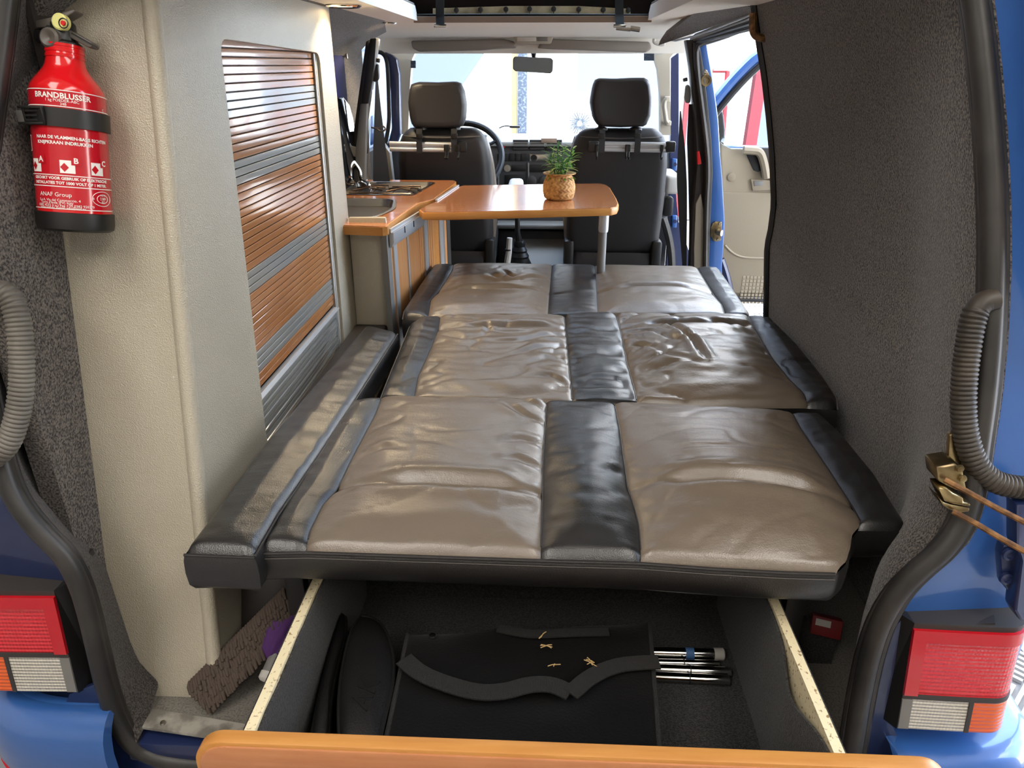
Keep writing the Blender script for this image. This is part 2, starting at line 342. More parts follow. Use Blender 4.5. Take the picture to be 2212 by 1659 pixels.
# left wall
struct('wall_left', MB().bx(-.90, -.86, 1.05, 3.62, -.02, 1.4), M['carpet'])
uw = MB().slab(lambda u, v: V((lerp(-.86, -.60, u ** 1.5), lerp(1.25, 3.5, v), lerp(1.20, 1.375, u ** .7))), 10, 6, (-.02, 0, .02))
obj('carpet_cove', uw, M['carpet'], bpy.data.objects['wall_left'])
w1 = struct('window_1', MB().bx(-.859, -.848, 2.62, 3.24, .82, 1.235), M['navycloth'])
obj('curtain_hook', MB().tube([(-.845, 3.23, 1.23), (-.835, 3.235, 1.24), (-.835, 3.24, 1.225)], .005, 6), M['steel'], w1)
# right wall: carpet from the sliding door edge back to the rear pillar
def curve(pts):
    pts = sorted(pts, key=lambda p: p.z)
    def f(z):
        if z <= pts[0].z: return pts[0].x
        for a, b in zip(pts, pts[1:]):
            if a.z <= z <= b.z: return lerp(a.x, b.x, (z - a.z) / max(1e-6, b.z - a.z))
        return pts[-1].x
    return f
W_Y = 2.40
xw = curve([P(a, b, y=W_Y) for a, b in [(1632, 10), (1642, 80), (1655, 160), (1665, 250), (1672, 330), (1676, 440), (1669, 495), (1661, 530), (1659, 640), (1657, 760)]])
sealR_px = [(2090, -60), (2106, 0), (2124, 150), (2137, 300), (2144, 430), (2146, 560), (2140, 720), (2128, 850), (2112, 960), (2098, 1060), (2078, 1130), (2035, 1190), (1985, 1230), (1940, 1275), (1905, 1335), (1882, 1400), (1864, 1480), (1850, 1560), (1838, 1640)]
sealR = [PR(a, b) for a, b in sealR_px]
xd = curve([PR(a - 22, b, .02) for a, b in sealR_px])
def wr(u, v):
    z = lerp(-.02, 1.40, v); yd = yseal(z) + .015; y = lerp(yd, W_Y, u); t = sstep(0, .42, y - yd)
    wob = .006 * noise.noise(V((y * 3, z * 1.2, 3))) * min(1, t * 2) * (1 - u)
    return V((lerp(xd(z) + .01, xw(z), t) + wob, y, z))
wallr = struct('wall_right', MB().slab(wr, 44, 60, (.03, 0, 0)), M['carpet'], 60)
ed = [V((xw(z) - .004, W_Y, z)) for z in [k * .035 for k in range(0, 40)]]
obj('edge_trim', MB().tube(ed, .012, 8), M['blackp'], wallr)
# bent hook near the top of the wall edge
hk = [P(a, b, y=2.36) for a, b in [(1627, 28), (1626, 55), (1626, 66), (1631, 77), (1642, 82), (1660, 84)]]
tag(obj('curtain_hook', MB().tube(smooth_path(hk, 20), .011, 10), M['rust']), 'bent brown metal hook at the top of the side door opening', 'hook')
# ceiling
def ceil_y(y): return 1.36 - max(0, y - 3.15) * .075
cm = MB(); cm.bx(-.80, -.535, 1.22, 3.15, 1.36, 1.375); cm.bx(.415, .66, 1.22, 3.15, 1.36, 1.375); cm.bx(-.535, .415, 1.22, 1.75, 1.36, 1.375)
cm.prism([(-.80, 3.15, 1.36), (-.80, 3.80, ceil_y(3.80)), (-.80, 3.80, 1.375), (-.80, 3.15, 1.375)], (1.46, 0, 0))
ceil = struct('ceiling', cm, M['head'])
lipm = MB()
lipm.prism([(-.535, 1.75, 1.36), (-.515, 1.75, 1.36), (-.525, 1.75, 1.415), (-.545, 1.75, 1.415)], (0, 1.42, 0)); lipm.prism([(.395, 1.75, 1.36), (.415, 1.75, 1.36), (.425, 1.75, 1.415), (.405, 1.75, 1.415)], (0, 1.42, 0))
obj('opening_edge', lipm, M['head'], ceil); obj('front_lip', MB().bx(-.53, .41, 3.148, 3.165, 1.353, 1.374), M['headd'], ceil)
pipe = MB().tube([(-.53, 1.75, 1.418), (-.53, 3.15, 1.418)], .006, 8).tube([(.41, 1.75, 1.418), (.41, 3.15, 1.418)], .006, 8); obj('edge_piping', pipe, M['greyp'], ceil)
pop = thing('pop_top', 'dark canvas lining of the raised roof opening above the table', 'pop top', (-.06, 3.2, 1.40))
def cvs(u, v):
    return V((lerp(-.56, .44, u), 3.20 + .18 * v + .012 * noise.noise(V((u * 9, v * 3, 0))), lerp(1.365, 1.95, v)))
cv = MB()
for u0, u1, v0, v1 in ((0, 1, 0, .20), (0, .04, .20, .97), (.96, 1, .20, .97), (0, 1, .97, 1)): cv.slab(lambda u, v: cvs(lerp(u0, u1, u), lerp(v0, v1, v)), 16, 8, (0, .01, 0))
obj('clear_window', MB().grid(lambda u, v: cvs(lerp(.03, .97, u), lerp(.19, .98, v)) + V((0, .004, 0)), 8, 6), M['glass'], pop)  # unseen panes, added front and side to throw sky sheen on the cushions
cv.bx(-.58, -.56, 1.7, 3.4, 1.41, 1.95); cv.bx(.44, .46, 1.7, 3.4, 1.41, 1.50); cv.bx(.44, .46, 1.7, 3.4, 1.90, 1.95); cv.bx(.44, .46, 1.7, 1.85, 1.5, 1.9); cv.bx(.44, .46, 3.3, 3.4, 1.5, 1.9); obj('clear_window', MB().bx(.449, .451, 1.84, 3.31, 1.49, 1.91), M['glass'], pop); cv.bx(-.58, .46, 1.70, 1.72, 1.38, 1.95); cv.bx(-.60, .48, 1.68, 3.42, 1.94, 1.97)
obj('canvas', cv, M['canvas'], pop)
sm = MB().tube(resample([P(885, 35, y=3.165), P(1150, 34, y=3.165), P(1408, 35, y=3.165)], 20), .008, 8); obj('rubber_bead', sm, M['blackp'], pop)
ap = MB(); A = [P(935, 18, y=3.19), P(1100, 13, y=3.19), P(1250, 13, y=3.19), P(1362, 19, y=3.19)]; B = [P(935, 33, y=3.19), P(1100, 32, y=3.19), P(1250, 32, y=3.19), P(1362, 33, y=3.19)]
for i in range(3): ap.prism([A[i], A[i + 1], B[i + 1], B[i]], (0, .006, 0))
als = obj('aluminium_strip', ap, mat('bronze_alu', (214, 196, 158), .5, metal=.0, mix=((150, 134, 106), 14, .4, .7, None)), pop)
for px in (986, 1038, 1093, 1144, 1196, 1250, 1303, 1357):
    c = P(px, 19 + abs(px - 1170) * .017, y=3.186); k = MB().lathe([(.010, 0), (.010, .004), (.005, .006), (0, .006)], c, (0, -1, 0), 12); k.bx(c.x - .0015, c.x + .0015, 3.184, 3.187, c.z - .028, c.z); obj('snap_fastener', k, M['darkp'], als)
for px, lx in ((950, 'left'), (1338, 'right')):
    s = MB(); a = P(px, -40, y=3.16); b = P(px, 30, y=3.14); c = P(px + 1, 56, y=3.10)
    s.slab(lambda u, v: (a.lerp(b, v * 2) if v < .5 else b.lerp(c, v * 2 - 1)) + V(((u - .5) * .033, 0, 0)), 1, 6, (0, .004, 0))
    st = obj('hanging_strap', s, M['belt']); tag(st, 'black webbing strap hanging from the roof opening, %s' % ('above the driver seat' if lx == 'left' else 'above the passenger seat'), 'strap')
    obj('buckle', MB().box(c, (.05, .012, .012), r=.003), M['steel'], st)
# round ceiling lamps
for k, (px, py) in enumerate(((742, 10), (830, 47))):
    c = P(px, py, z=1.36); t = thing('downlight', 'round chrome ring ceiling lamp, lit, %s' % ('beside the tall cabinet' if k == 0 else 'above the cooker, next to the windscreen pillar'), 'lamp', c, 'ceiling downlights')
    obj('ring', MB().lathe([(.052, .002), (.052, -.004), (.046, -.008), (.036, -.004), (.036, .002)], c, n=32, caps=False), M['chrome'], t); obj('lamp_face', MB().lathe([(.037, 0), (.037, -.002), (.02, -.004), (0, -.004)], c, n=24), M['lamp'], t)
    ld = bpy.data.lights.new('downlight_glow', 'SPOT'); ld.energy = 7; ld.color = (1, .78, .5); ld.spot_size = 2.4; ld.spot_blend = .6; ld.shadow_soft_size = .03
    lo = bpy.data.objects.new('downlight_glow', ld); COL.objects.link(lo); lo.parent = t; lo.location = (0, 0, -.012)
# sliding-door header
hm = MB().slab(lambda u, v: V((lerp(.62, .735, v) if True else 0, 0, 0)) if False else P(lerp(lerp(1545, 1428, u), lerp(1645, 1422, u), v), lerp(lerp(-6, 84, u), lerp(22, 98, u), v), y=lerp(2.42, 3.30, u)), 16, 8, (.02, 0, .03))
hd = struct('trim_12', hm, M['carpet'], 60)
rl = MB().slab(lambda u, v: P(lerp(1645, 1490, u), lerp(lerp(26, 84, u), lerp(62, 98, u), v), y=lerp(2.45, 3.30, u) + .03), 16, 3, (.02, 0, .02)); obj('door_rail', rl, M['darkp'], hd)
for off in (4, 14, 24):
    obj('rail_bead', MB().tube([P(lerp(1645, 1492, t), lerp(26 + off * 1.3, 86 + off * .4, t), y=lerp(2.45, 3.28, t) + .02) for t in [k / 10 for k in range(11)]], .006, 6), M['greyp' if off == 4 else 'rubber'], hd)
obj('edge_tape', MB().tube([P(a, b, y=yy) for a, b, yy in [(1432, 85, 3.28), (1460, 88, 3.2), (1500, 78, 3.0), (1560, 56, 2.75), (1640, 25, 2.45)]], .004, 6), M['alu'], hd)
# windscreen
def wsx(px, py, t): return P(px, py, y=lerp(3.78, 4.50, t))
ws = MB().grid(lambda u, v: P(lerp(876, 1432, u), lerp(88, 300, v), y=lerp(3.80, 4.52, v)), 8, 6)
win = struct('window_2', ws, M['glass'])
for (x0, x1, y0, y1) in ((887, 898, 131, 147), (1391, 1413, 114, 131)):
    obj('sticker', MB().prism([P(x0, y0, y=3.86), P(x1, y0, y=3.86), P(x1, y1, y=3.90), P(x0, y1, y=3.90)], (0, .002, 0)), M['polem'], win)
def pxp(name, pts, y, dep, m, parent=None, r=0, st=None):
    mb = MB().prism([P(a, b, y=y) for a, b in pts], (0, dep, 0), r=r)
    if st: return struct(name, mb, m)
    return obj(name, mb, m, parent)
t1 = pxp('trim_1', [(803, 88), (818, 78), (846, 70), (884, 76), (888, 96), (897, 112), (890, 128), (886, 170), (884, 220), (881, 290), (864, 290), (862, 200), (858, 146), (848, 126), (826, 114), (803, 110)], 3.90, .06, M['ctrim'], st=1)
t2 = pxp('trim_2', [(1396, 90), (1476, 86), (1477, 106), (1456, 114), (1447, 125), (1449, 292), (1427, 292), (1426, 200), (1421, 150), (1411, 118), (1400, 108)], 3.90, .06, M['ctrim'], st=1)
gh = [P(a, b, y=3.86) for a, b in [(1440, 214), (1436, 217), (1434, 228), (1437, 246), (1439, 262), (1443, 266)]]
obj('grab_handle', MB().tube(smooth_path(gh, 18), .011, 8), M['ctrim'], t2); obj('handle_base', MB().box(P(1441, 214, y=3.88), (.03, .03, .025), r=.005).box(P(1443, 266, y=3.88), (.03, .03, .025), r=.005), M['ctrim'], t2)
# header rail over the windscreen
struct('trim_3', MB().prism([(-.80, 3.78, 1.25), (-.80, 3.82, 1.25), (-.80, 3.84, 1.34), (-.80, 3.76, 1.34)], (1.46, 0, 0)), M['head'])
# sun visors, interior lamp, mirror
for k, pts in enumerate(([(887, 88), (1088, 84), (1112, 90), (1116, 104), (1070, 106), (1040, 109), (905, 112), (890, 104)], [(1190, 84), (1404, 90), (1409, 104), (1396, 114), (1270, 109), (1180, 106), (1160, 104), (1168, 92)])):
    v = obj('sun_visor', MB().prism([P(a, b, y=3.72) for a, b in pts], (0, .025, 0), r=.010, seg=3), M['visor'])
    tag(v, 'grey padded sun visor above the %s' % ('steering wheel side of the windscreen' if k == 0 else 'passenger side of the windscreen'), 'sun visor')
dl = thing('dome_light', 'rectangular interior light between the sun visors', 'lamp', P(1150, 84, y=3.70))
obj('base', MB().prism([P(a, b, y=3.70) for a, b in [(1108, 78), (1196, 78), (1190, 95), (1114, 95)]], (0, .04, 0), r=.006), M['ctrim'], dl)
obj('lens', MB().prism([P(a, b, y=3.694) for a, b in [(1117, 80), (1158, 80), (1158, 89), (1117, 89)]], (0, .01, 0), r=.002), M['pinch'], dl); obj('switch', MB().prism([P(a, b, y=3.694) for a, b in [(1161, 80), (1183, 80), (1183, 89), (1161, 89)]], (0, .01, 0), r=.002), M['greyp'], dl)
mr = thing('rear_view_mirror', 'black rectangular rear view mirror on the windscreen', 'mirror', P(1150, 110, y=3.80))
ms = [P(a, b, y=3.74) for a, b in [(1112, 122), (1190, 125), (1195, 130), (1194, 154), (1189, 159), (1113, 154), (1108, 149), (1108, 127)]]
obj('housing', MB().prism(ms, (0, .04, 0), r=.004), M['blackp'], mr); cc = sum(ms, V((0, 0, 0))) / 8
obj('mirror_glass', MB().prism([cc + (p - cc) * .95 + V((0, -.0035, 0)) for p in ms], (0, .003, 0)), M['mirror'], mr)
obj('stem', MB().tube([P(1153, 128, y=3.78), P(1153, 118, y=3.80), P(1152, 106, y=3.83)], [.008, .012, .016], 10), M['blackp'], mr)
hk2 = obj('coat_hook', MB().tube(smooth_path([P(a, b, y=3.55) for a, b in [(1414, 84), (1412, 90), (1418, 94), (1432, 97), (1436, 94), (1426, 88)]], 16), .008, 8), M['pinch']); tag(hk2, 'light grey plastic coat hook at the corner by the passenger visor', 'hook')
sb = MB().tube([P(1331, 61, y=3.25), P(1362, 64, y=3.25)], .007, 8); sb.tube([P(1362, 61, y=3.25), P(1382, 64, y=3.25)], .010, 8); tag(obj('locking_bolt', sb, M['steel']), 'small silver locking bolt on the ceiling edge above passenger', 'bolt')
# ================================================================== CAB SIDES
# left: B pillar, belt, door frame
bl = thing('left_pillar_trim', 'dark and grey plastic pillar trim beside the cooker lid', 'pillar', P(785, 385, y=3.2))
pxp('outer_trim', [(790, 90), (800, 84), (783, 230), (768, 310), (764, 392), (752, 392), (760, 310), (775, 200)], 3.20, .05, M['darkp'], bl, r=.004)
pxp('upper_trim', [(799, 83), (813, 82), (809, 140), (795, 224), (780, 224), (788, 150)], 3.16, .06, M['blackp'], bl, r=.004)
pxp('lower_trim', [(778, 224), (793, 222), (790, 300), (788, 392), (766, 392), (768, 320)], 3.17, .06, M['greyp'], bl, r=.006)
pxp('belt_rail', [(809, 82), (818, 84), (810, 130), (804, 200), (796, 260), (790, 392), (786, 392), (790, 300), (795, 222)], 3.20, .03, M['steel'], bl)
b1 = thing('seat_belt', 'black seat belt hanging by the driver side pillar', 'seat belt', P(820, 390, y=3.22), 'front seat belts')
def strapm(A, B, y0, y1):
    A = resample([P(a, b, y=y0) for a, b in A], 20); B = resample([P(a, b, y=y1) for a, b in B], 20)
    return MB().slab(lambda u, v: A[min(20, int(round(v * 20)))].lerp(B[min(20, int(round(v * 20)))], u), 4, 20, (0, .004, 0))
obj('webbing', strapm([(811, 176), (809, 240), (806, 320), (806, 392)], [(816, 172), (823, 240), (828, 280), (842, 392)], 3.20, 3.22), M['belt'], b1)
obj('guide', MB().prism([P(a, b, y=3.19) for a, b in [(808, 140), (816, 138), (818, 160), (817, 172), (810, 178), (803, 174), (801, 158)]], (0, .03, 0), r=.006), M['blackp'], b1)
obj('adjuster', MB().prism([P(a, b, y=3.19) for a, b in [(810, 124), (820, 126), (819, 136), (809, 133)]], (0, .02, 0), r=.003), M['darkp'], b1)
obj('belt_clip', MB().tube(smooth_path([P(a, b, y=3.18) for a, b in [(802, 275), (815, 278), (828, 271), (834, 280), (824, 285), (815, 279)]], 20), .004, 6), M['steel'], b1)
d1 = struct('door_1', MB().prism([P(a, b, y=3.75) for a, b in [(831, 112), (846, 119), (856, 128), (862, 160), (864, 290), (846, 330), (838, 312), (846, 278), (844, 200), (840, 150), (832, 124)]], (0, .06, 0), r=.004), M['navy'])
obj('door_seal', MB().tube(smooth_path([P(a, b, y=3.74) for a, b in [(816, 112), (826, 114), (834, 124), (838, 150), (840, 220), (841, 260), (835, 300), (829, 318)]], 30), .010, 8), M['blackp'], d1)
obj('door_panel', MB().prism([P(a, b, y=3.6) for a, b in [(806, 320), (826, 308), (842, 330), (850, 400), (806, 400)]], (0, .05, 0), r=.004), M['greyp'], d1)
obj('mirror_case', MB().prism([P(a, b, y=4.2) for a, b in [(800, 250), (806, 248), (808, 270), (806, 312), (799, 316)]], (0, .08, 0), r=.01), M['blue'], d1)
struct('wall_left_cab', MB().bx(-.92, -.88, 3.25, 4.45, -.5, .80), M['darkp']); struct('window_3', MB().bx(-.90, -.896, 3.3, 4.4, .8, 1.27), M['glass'])
struct('wall_bulkhead', MB().bx(-.9, .8, 4.48, 4.6, -.6, .80), M['blackp'])
# right: B pillar seen from behind, latch plates, seals
br = thing('right_pillar', 'blue painted door pillar with latch plates and rubber seal', 'pillar', P(1540, 570, y=3.25))
pxp('painted_pillar', [(1509, 92), (1527, 95), (1538, 160), (1547, 220), (1552, 260), (1556, 330), (1561, 384), (1566, 480), (1563, 540), (1560, 572), (1560, 700), (1528, 700), (1531, 570), (1534, 452), (1538, 373), (1534, 300), (1526, 212), (1517, 140)], 3.24, .08, M['blue'], br, r=.006)
pxp('seal_flange', [(1498, 92), (1511, 92), (1519, 140), (1528, 212), (1537, 300), (1540, 373), (1536, 452), (1532, 570), (1532, 700), (1518, 700), (1519, 570), (1521, 452), (1525, 380), (1522, 320), (1512, 220), (1500, 140)], 3.22, .05, M['rubber'], br, r=.004)
obj('seal_bead', MB().tube(smooth_path([P(a, b, y=3.21) for a, b in [(1640, 50), (1580, 74), (1530, 90), (1508, 96), (1503, 112), (1508, 170), (1516, 230), (1526, 310), (1530, 370), (1526, 440), (1524, 560), (1523, 660)]], 60), .010, 8), M['rubber'], br)
pxp('inner_trim', [(1482, 86), (1499, 86), (1502, 150), (1513, 225), (1523, 320), (1526, 380), (1520, 450), (1518, 590), (1490, 590), (1496, 470), (1506, 360), (1502, 260), (1497, 210), (1492, 150)], 3.25, .06, M['darkp'], br, r=.005)
pxp('pale_trim', [(1504, 440), (1514, 420), (1519, 452), (1518, 600), (1500, 600), (1500, 540)], 3.235, .02, M['ctrim'], br)
lp = pxp('upper_latch', [(1519, 152), (1524, 149), (1530, 156), (1534, 168), (1534, 176), (1528, 186), (1522, 192), (1520, 176)], 3.228, .012, M['brass'], br, r=.002)
c = P(1525, 174, y=3.226); obj('latch_eye', MB().lathe([(.022, 0), (.022, .010), (.013, .010), (.013, .002)], c, (0, -1, 0), 18), M['brass'], lp); obj('screw', MB().lathe([(.008, 0), (.006, .004), (0, .004)], P(1524, 155, y=3.226), (0, -1, 0), 10), M['steel'], lp)
lp = pxp('lower_latch', [(1540, 482), (1545, 479), (1559, 479), (1558, 519), (1551, 522), (1542, 521), (1535, 510), (1536, 490)], 3.228, .012, M['brass'], br, r=.002)
obj('striker', MB().tube([P(1549, 501, y=3.22), P(1559, 501, y=3.20), P(1558, 506, y=3.20), P(1550, 504, y=3.22)], .009, 8), M['steel'], lp)
for a, b in ((1555, 483), (1551, 518)): obj('screw', MB().lathe([(.007, 0), (.006, .004), (0, .004)], P(a, b, y=3.226), (0, -1, 0), 10), M['steel'], lp)
b2 = thing('seat_belt', 'black seat belt hanging by the passenger side pillar', 'seat belt', P(1490, 570, y=3.3), 'front seat belts')
obj('webbing', strapm([(1469, 240), (1466, 300), (1462, 380), (1466, 470), (1474, 570), (1474, 600)], [(1471, 240), (1480, 320), (1484, 400), (1484, 480), (1483, 570), (1483, 600)], 3.34, 3.34), M['belt'], b2)
obj('webbing', strapm([(1488, 225), (1484, 300), (1487, 380), (1489, 480), (1487, 600)], [(1494, 225), (1502, 300), (1507, 400), (1503, 490), (1500, 600)], 3.30, 3.30), M['belt'], b2)
obj('guide', MB().prism([P(a, b, y=3.27) for a, b in [(1482, 186), (1488, 182), (1492, 190), (1493, 205), (1492, 222), (1484, 224), (1479, 214), (1480, 205)]], (0, .03, 0), r=.006), M['greyp'], b2)
obj('adjuster', MB().prism([P(a, b, y=3.27) for a, b in [(1476, 170), (1485, 167), (1486, 175), (1477, 177)]], (0, .02, 0), r=.003), M['darkp'], b2)
obj('buckle_tongue', MB().prism([P(a, b, y=3.22) for a, b in [(1506, 328), (1511, 326), (1516, 354), (1507, 356)]], (0, .02, 0), r=.003), M['redp'], b2)
# A pillar outer frame, hinges
ap_ = pxp('trim_4', [(1449, 126), (1466, 113), (1466, 330), (1460, 420), (1466, 480), (1500, 575), (1440, 575), (1446, 480), (1448, 330)], 4.02, .05, M['navy'], st=1)
for cy in (357, 480):
    hp = pxp('hinge', [(1453, cy - 14), (1463, cy - 14), (1462, cy + 12), (1452, cy + 12)], 3.99, .03, M['blue'], ap_, r=.003); obj('bolt', MB().lathe([(.010, 0), (.010, .006), (0, .006)], P(1458, cy - 2, y=3.988), (0, -1, 0), 10), M['navy'], hp)
struct('wall_right_cab', MB().bx(.80, .84, 3.28, 4.45, -.5, -.08), M['navy'])
obj('step_seal', MB().tube(smooth_path([P(a, b, y=3.75) for a, b in [(1432, 470), (1442, 500), (1450, 540), (1452, 590)]], 14), .02, 8), M['rubber'], ap_)
# open passenger door
DY = 4.05
pd = thing('door_2', 'open blue front door with beige inner panel and pull handle', 'door', (1.3, DY, -.03)); pd['kind'] = 'structure'
def dp(px, py, off=0.0): return P(px, py, y=DY + off)
x0, x1 = .93, 1.86; zb = dp(1620, 643).z; zt = dp(1620, 322).z
pan = MB().prism([dp(1556, 306), dp(1562, 312), dp(1580, 321), dp(1612, 322), V((x1, DY, zt - .02)), V((x1, DY, zb)), dp(1582, 642), dp(1566, 560)], (0, .05, 0), r=.006); obj('inner_panel', pan, M['doorb'], pd)
zs = dp(1600, 415).z; obj('panel_step', MB().bx(.93, x1 - .02, DY - .012, DY, zb + .03, zs, r=.006), M['doorb'], pd)
obj('outer_skin', MB().bx(.90, x1 + .02, DY + .05, DY + .11, zb - .03, zt + .01, r=.015), M['blue'], pd)
obj('bottom_seal', MB().tube([dp(1574, 647, -.01), V((x1, DY - .01, dp(1600, 648).z))], .012, 8), M['blackp'], pd)
obj('hinge_edge', MB().tube(smooth_path([dp(1558, 560, -.02), dp(1568, 590, -.02), dp(1577, 625, -.02), dp(1578, 645, -.02)], 14), .02, 8), M['navy'], pd)
fr_ = [dp(a, b) for a, b in [(1535, 232), (1556, 205), (1590, 165), (1625, 130), (1642, 118)]]; e = fr_[-1]; ft = [V((e.x + .12, DY, e.z + .02)), V((x1 - .06, DY, e.z + .02)), V((x1, DY, zt))]
obj('window_frame', MB().tube(smooth_path(fr_ + ft, 40), .030, 10), M['blue'], pd); obj('frame_seal', MB().tube(smooth_path([p + V((.025, -.02, -.035)) for p in fr_] + [p + V((0, -.02, -.04)) for p in ft], 40), .016, 8), M['blackp'], pd)
obj('window_pane', MB().prism([fr_[0], fr_[2], fr_[4], ft[1], ft[2], V((.95, DY, zt))], (0, .004, 0)), M['glass'], pd)
obj('grip_recess', MB().prism([dp(a, b, -.006) for a, b in [(1612, 332), (1632, 331), (1640, 345), (1645, 368), (1638, 372), (1628, 368), (1620, 350)]], (0, .01, 0), r=.003), M['blackp'], pd)
obj('pull_handle', MB().tube(smooth_path([dp(a, b, -.03) for a, b in [(1606, 324), (1622, 325), (1642, 327), (1650, 350), (1656, 385)]], 20), .022, 8), M['doorb'], pd)
obj('armrest', MB().prism([dp(a, b, -.03) for a, b in [(1643, 319), (1700, 319), (1720, 415), (1672, 414), (1668, 380), (1656, 360)]], (0, .03, 0), r=.008), M['darkp'], pd)
sw = obj('lever_plate', MB().prism([dp(a, b, -.014) for a, b in [(1622, 387), (1664, 389), (1670, 410), (1626, 413)]], (0, .02, 0), r=.004), M['doorb'], pd); obj('lever', MB().prism([dp(a, b, -.018) for a, b in [(1628, 391), (1649, 391), (1649, 401), (1630, 402)]], (0, .008, 0), r=.002), M['greyp'], sw)
obj('blanking_cap', MB().lathe([(.022, 0), (.022, .006), (.016, .008), (0, .008)], dp(1580, 382), (0, -1, 0), 20), M['doorb'], pd)
gm = MB()
for i in range(14):
    for j in range(8):
        p = dp(1606, 598); gm.box((p.x + i * .021, DY - .012, p.z - j * .021), (.017, .006, .017), r=.002, seg=1)
gg = obj('speaker_grid', gm, M['doorb'], pd); gg['kind'] = 'stuff'
cvp = [dp(a, b, -.014) for a, b in [(1566, 530), (1580, 545), (1600, 556), (1640, 558), (1700, 558)]]; obj('pocket_lip', MB().tube(smooth_path(cvp, 20), .006, 8), M['doorb'], pd)
pm = obj('door_mirror', MB().prism([dp(a, b, .12) for a, b in [(1546, 228), (1556, 230), (1563, 245), (1567, 280), (1566, 300), (1560, 306), (1546, 305)]], (0, .06, 0), r=.012), M['blackp'], pd)
obj('mirror_glass', MB().prism([dp(a, b, .115) for a, b in [(1548, 236), (1555, 237), (1560, 250), (1563, 280), (1562, 294), (1557, 299), (1548, 299)]], (0, .004, 0)), M['glassd'], pm); obj('arm', MB().tube([dp(1560, 302, .14), dp(1556, 314, .06)], .02, 8), M['blackp'], pm)
# ================================================================== SEATS
def loft(secs, n=6, r=.05):
    """secs: (cx, cy, z, width, depth, corner)"""
    return MB().rings([[V((cx + a, cy + b, z)) for a, b in rrect(w, d, min(rr, min(w, d) * .49), n)] for cx, cy, z, w, d, rr in secs])
def seat(name, label, pxl, hx, spec):
    cx, wd, lab = spec
    t = thing(name, label, 'car seat', (cx, 3.55, .0), 'front seats')
    zt = .935
    S = [(cx, 3.60, .34, wd * .96, .13, .05), (cx, 3.57, .42, wd * 1.0, .15, .05), (cx, 3.53, .60, wd * 1.01, .15, .05), (cx, 3.49, .78, wd * .985, .14, .05), (cx, 3.48, .84, wd * .955, .135, .05), (cx, 3.475, .875, wd * .92, .13, .05), (cx, 3.473, .90, wd * .87, .12, .05), (cx, 3.473, .92, wd * .79, .09, .04), (cx, 3.473, .932, wd * .70, .06, .03), (cx, 3.473, zt, wd * .62, .03, .012)]
    back = obj('backrest', loft(S), M['seatback'], t, 50)
    # top cap of grey leather with seam
    obj('seam', MB().tube([V((cx + (k / 10 - 1) * wd * .40, 3.473 - .066 + (abs(k / 10 - 1) ** 6) * .02, .895 + .006 * abs(k / 10 - 1))) for k in range(21)], .003, 6), M['thread'], back)
    for s in (-1, 1): obj('bolster', MB().tube(smooth_path([(cx + s * wd * .40, 3.53, .89), (cx + s * wd * .455, 3.57, .75), (cx + s * wd * .47, 3.62, .5), (cx + s * wd * .45, 3.66, .36)], 16), [.024 + .012 * math.sin(math.pi * k / 16) for k in range(17)], 10), M['lgray'], back)
    obj('cushion', loft([(cx, 3.86, .20, wd * .95, .50, .06), (cx, 3.86, .34, wd, .52, .06), (cx, 3.86, .40, wd * .96, .48, .06)]), M['seatback'], t, 50)
    obj('rear_pad', loft([(cx, 3.56, .245, wd * .86, .10, .03), (cx, 3.555, .30, wd * .88, .11, .03), (cx, 3.56, .345, wd * .86, .09, .03)]), M['seatback'], t, 50)
    for s in (-1, 1): obj('recliner', MB().box((cx + s * wd * .47, 3.54, .33), (.05, .10, .16), r=.015), M['blackp'], t)
    obj('pedestal', MB().bx(cx - wd * .42, cx + wd * .42, 3.6, 4.05, -.12, .22, r=.01), M['blackmetal'], t)
    # headrest from its outline
    H = [(a, b) for a, b in hx]; ctr = sum((P(a, b, y=3.45) for a, b in H), V((0, 0, 0))) / len(H)
    O = resample([P(a, b, y=3.44) for a, b in H] + [P(H[0][0], H[0][1], y=3.44)], 44)[:-1]
    rings = []
    for k, (dy, sc) in enumerate(((-.055, .70), (-.058, .86), (-.052, .93), (-.038, .97), (-.015, 1.0), (.02, 1.0), (.045, .96), (.058, .88), (.062, .7))):
        rings.append([ctr + V(((p.x - ctr.x) * sc, dy, (p.z - ctr.z) * sc)) for p in O])
    hr = obj('headrest', MB().rings(rings), M['seatback'], t, 50)
    for q in (-.078, .078): obj('headrest_post', MB().cyl((ctr.x + q, 3.45, .90), (ctr.x + q, 3.45, 1.0), .008), M['blackp'], hr); obj('post_collar', MB().lathe([(.030, 0), (.028, .010), (.016, .014), (.014, .026), (.009, .03)], (ctr.x + q, 3.445, .928), n=18), M['blackp'], t)
    return t, ctr
s1, c1_ = seat('driver_seat', 'black front seat in front of the steering wheel, partly behind the cooker', 0, [(905, 177), (945, 178), (985, 176), (996, 180), (1003, 196), (1008, 225), (1006, 258), (998, 275), (960, 276), (915, 276), (892, 274), (886, 255), (882, 222), (885, 195), (889, 181)], (-.472, .44, ''))
s2, c2_ = seat('passenger_seat', 'black front seat behind the potted plant with light grey armrest', 0, [(1295, 169), (1330, 170), (1370, 168), (1396, 168), (1404, 180), (1408, 215), (1405, 250), (1394, 273), (1340, 275), (1292, 273), (1280, 255), (1274, 220), (1280, 185), (1286, 172)], (.345, .46, ''))
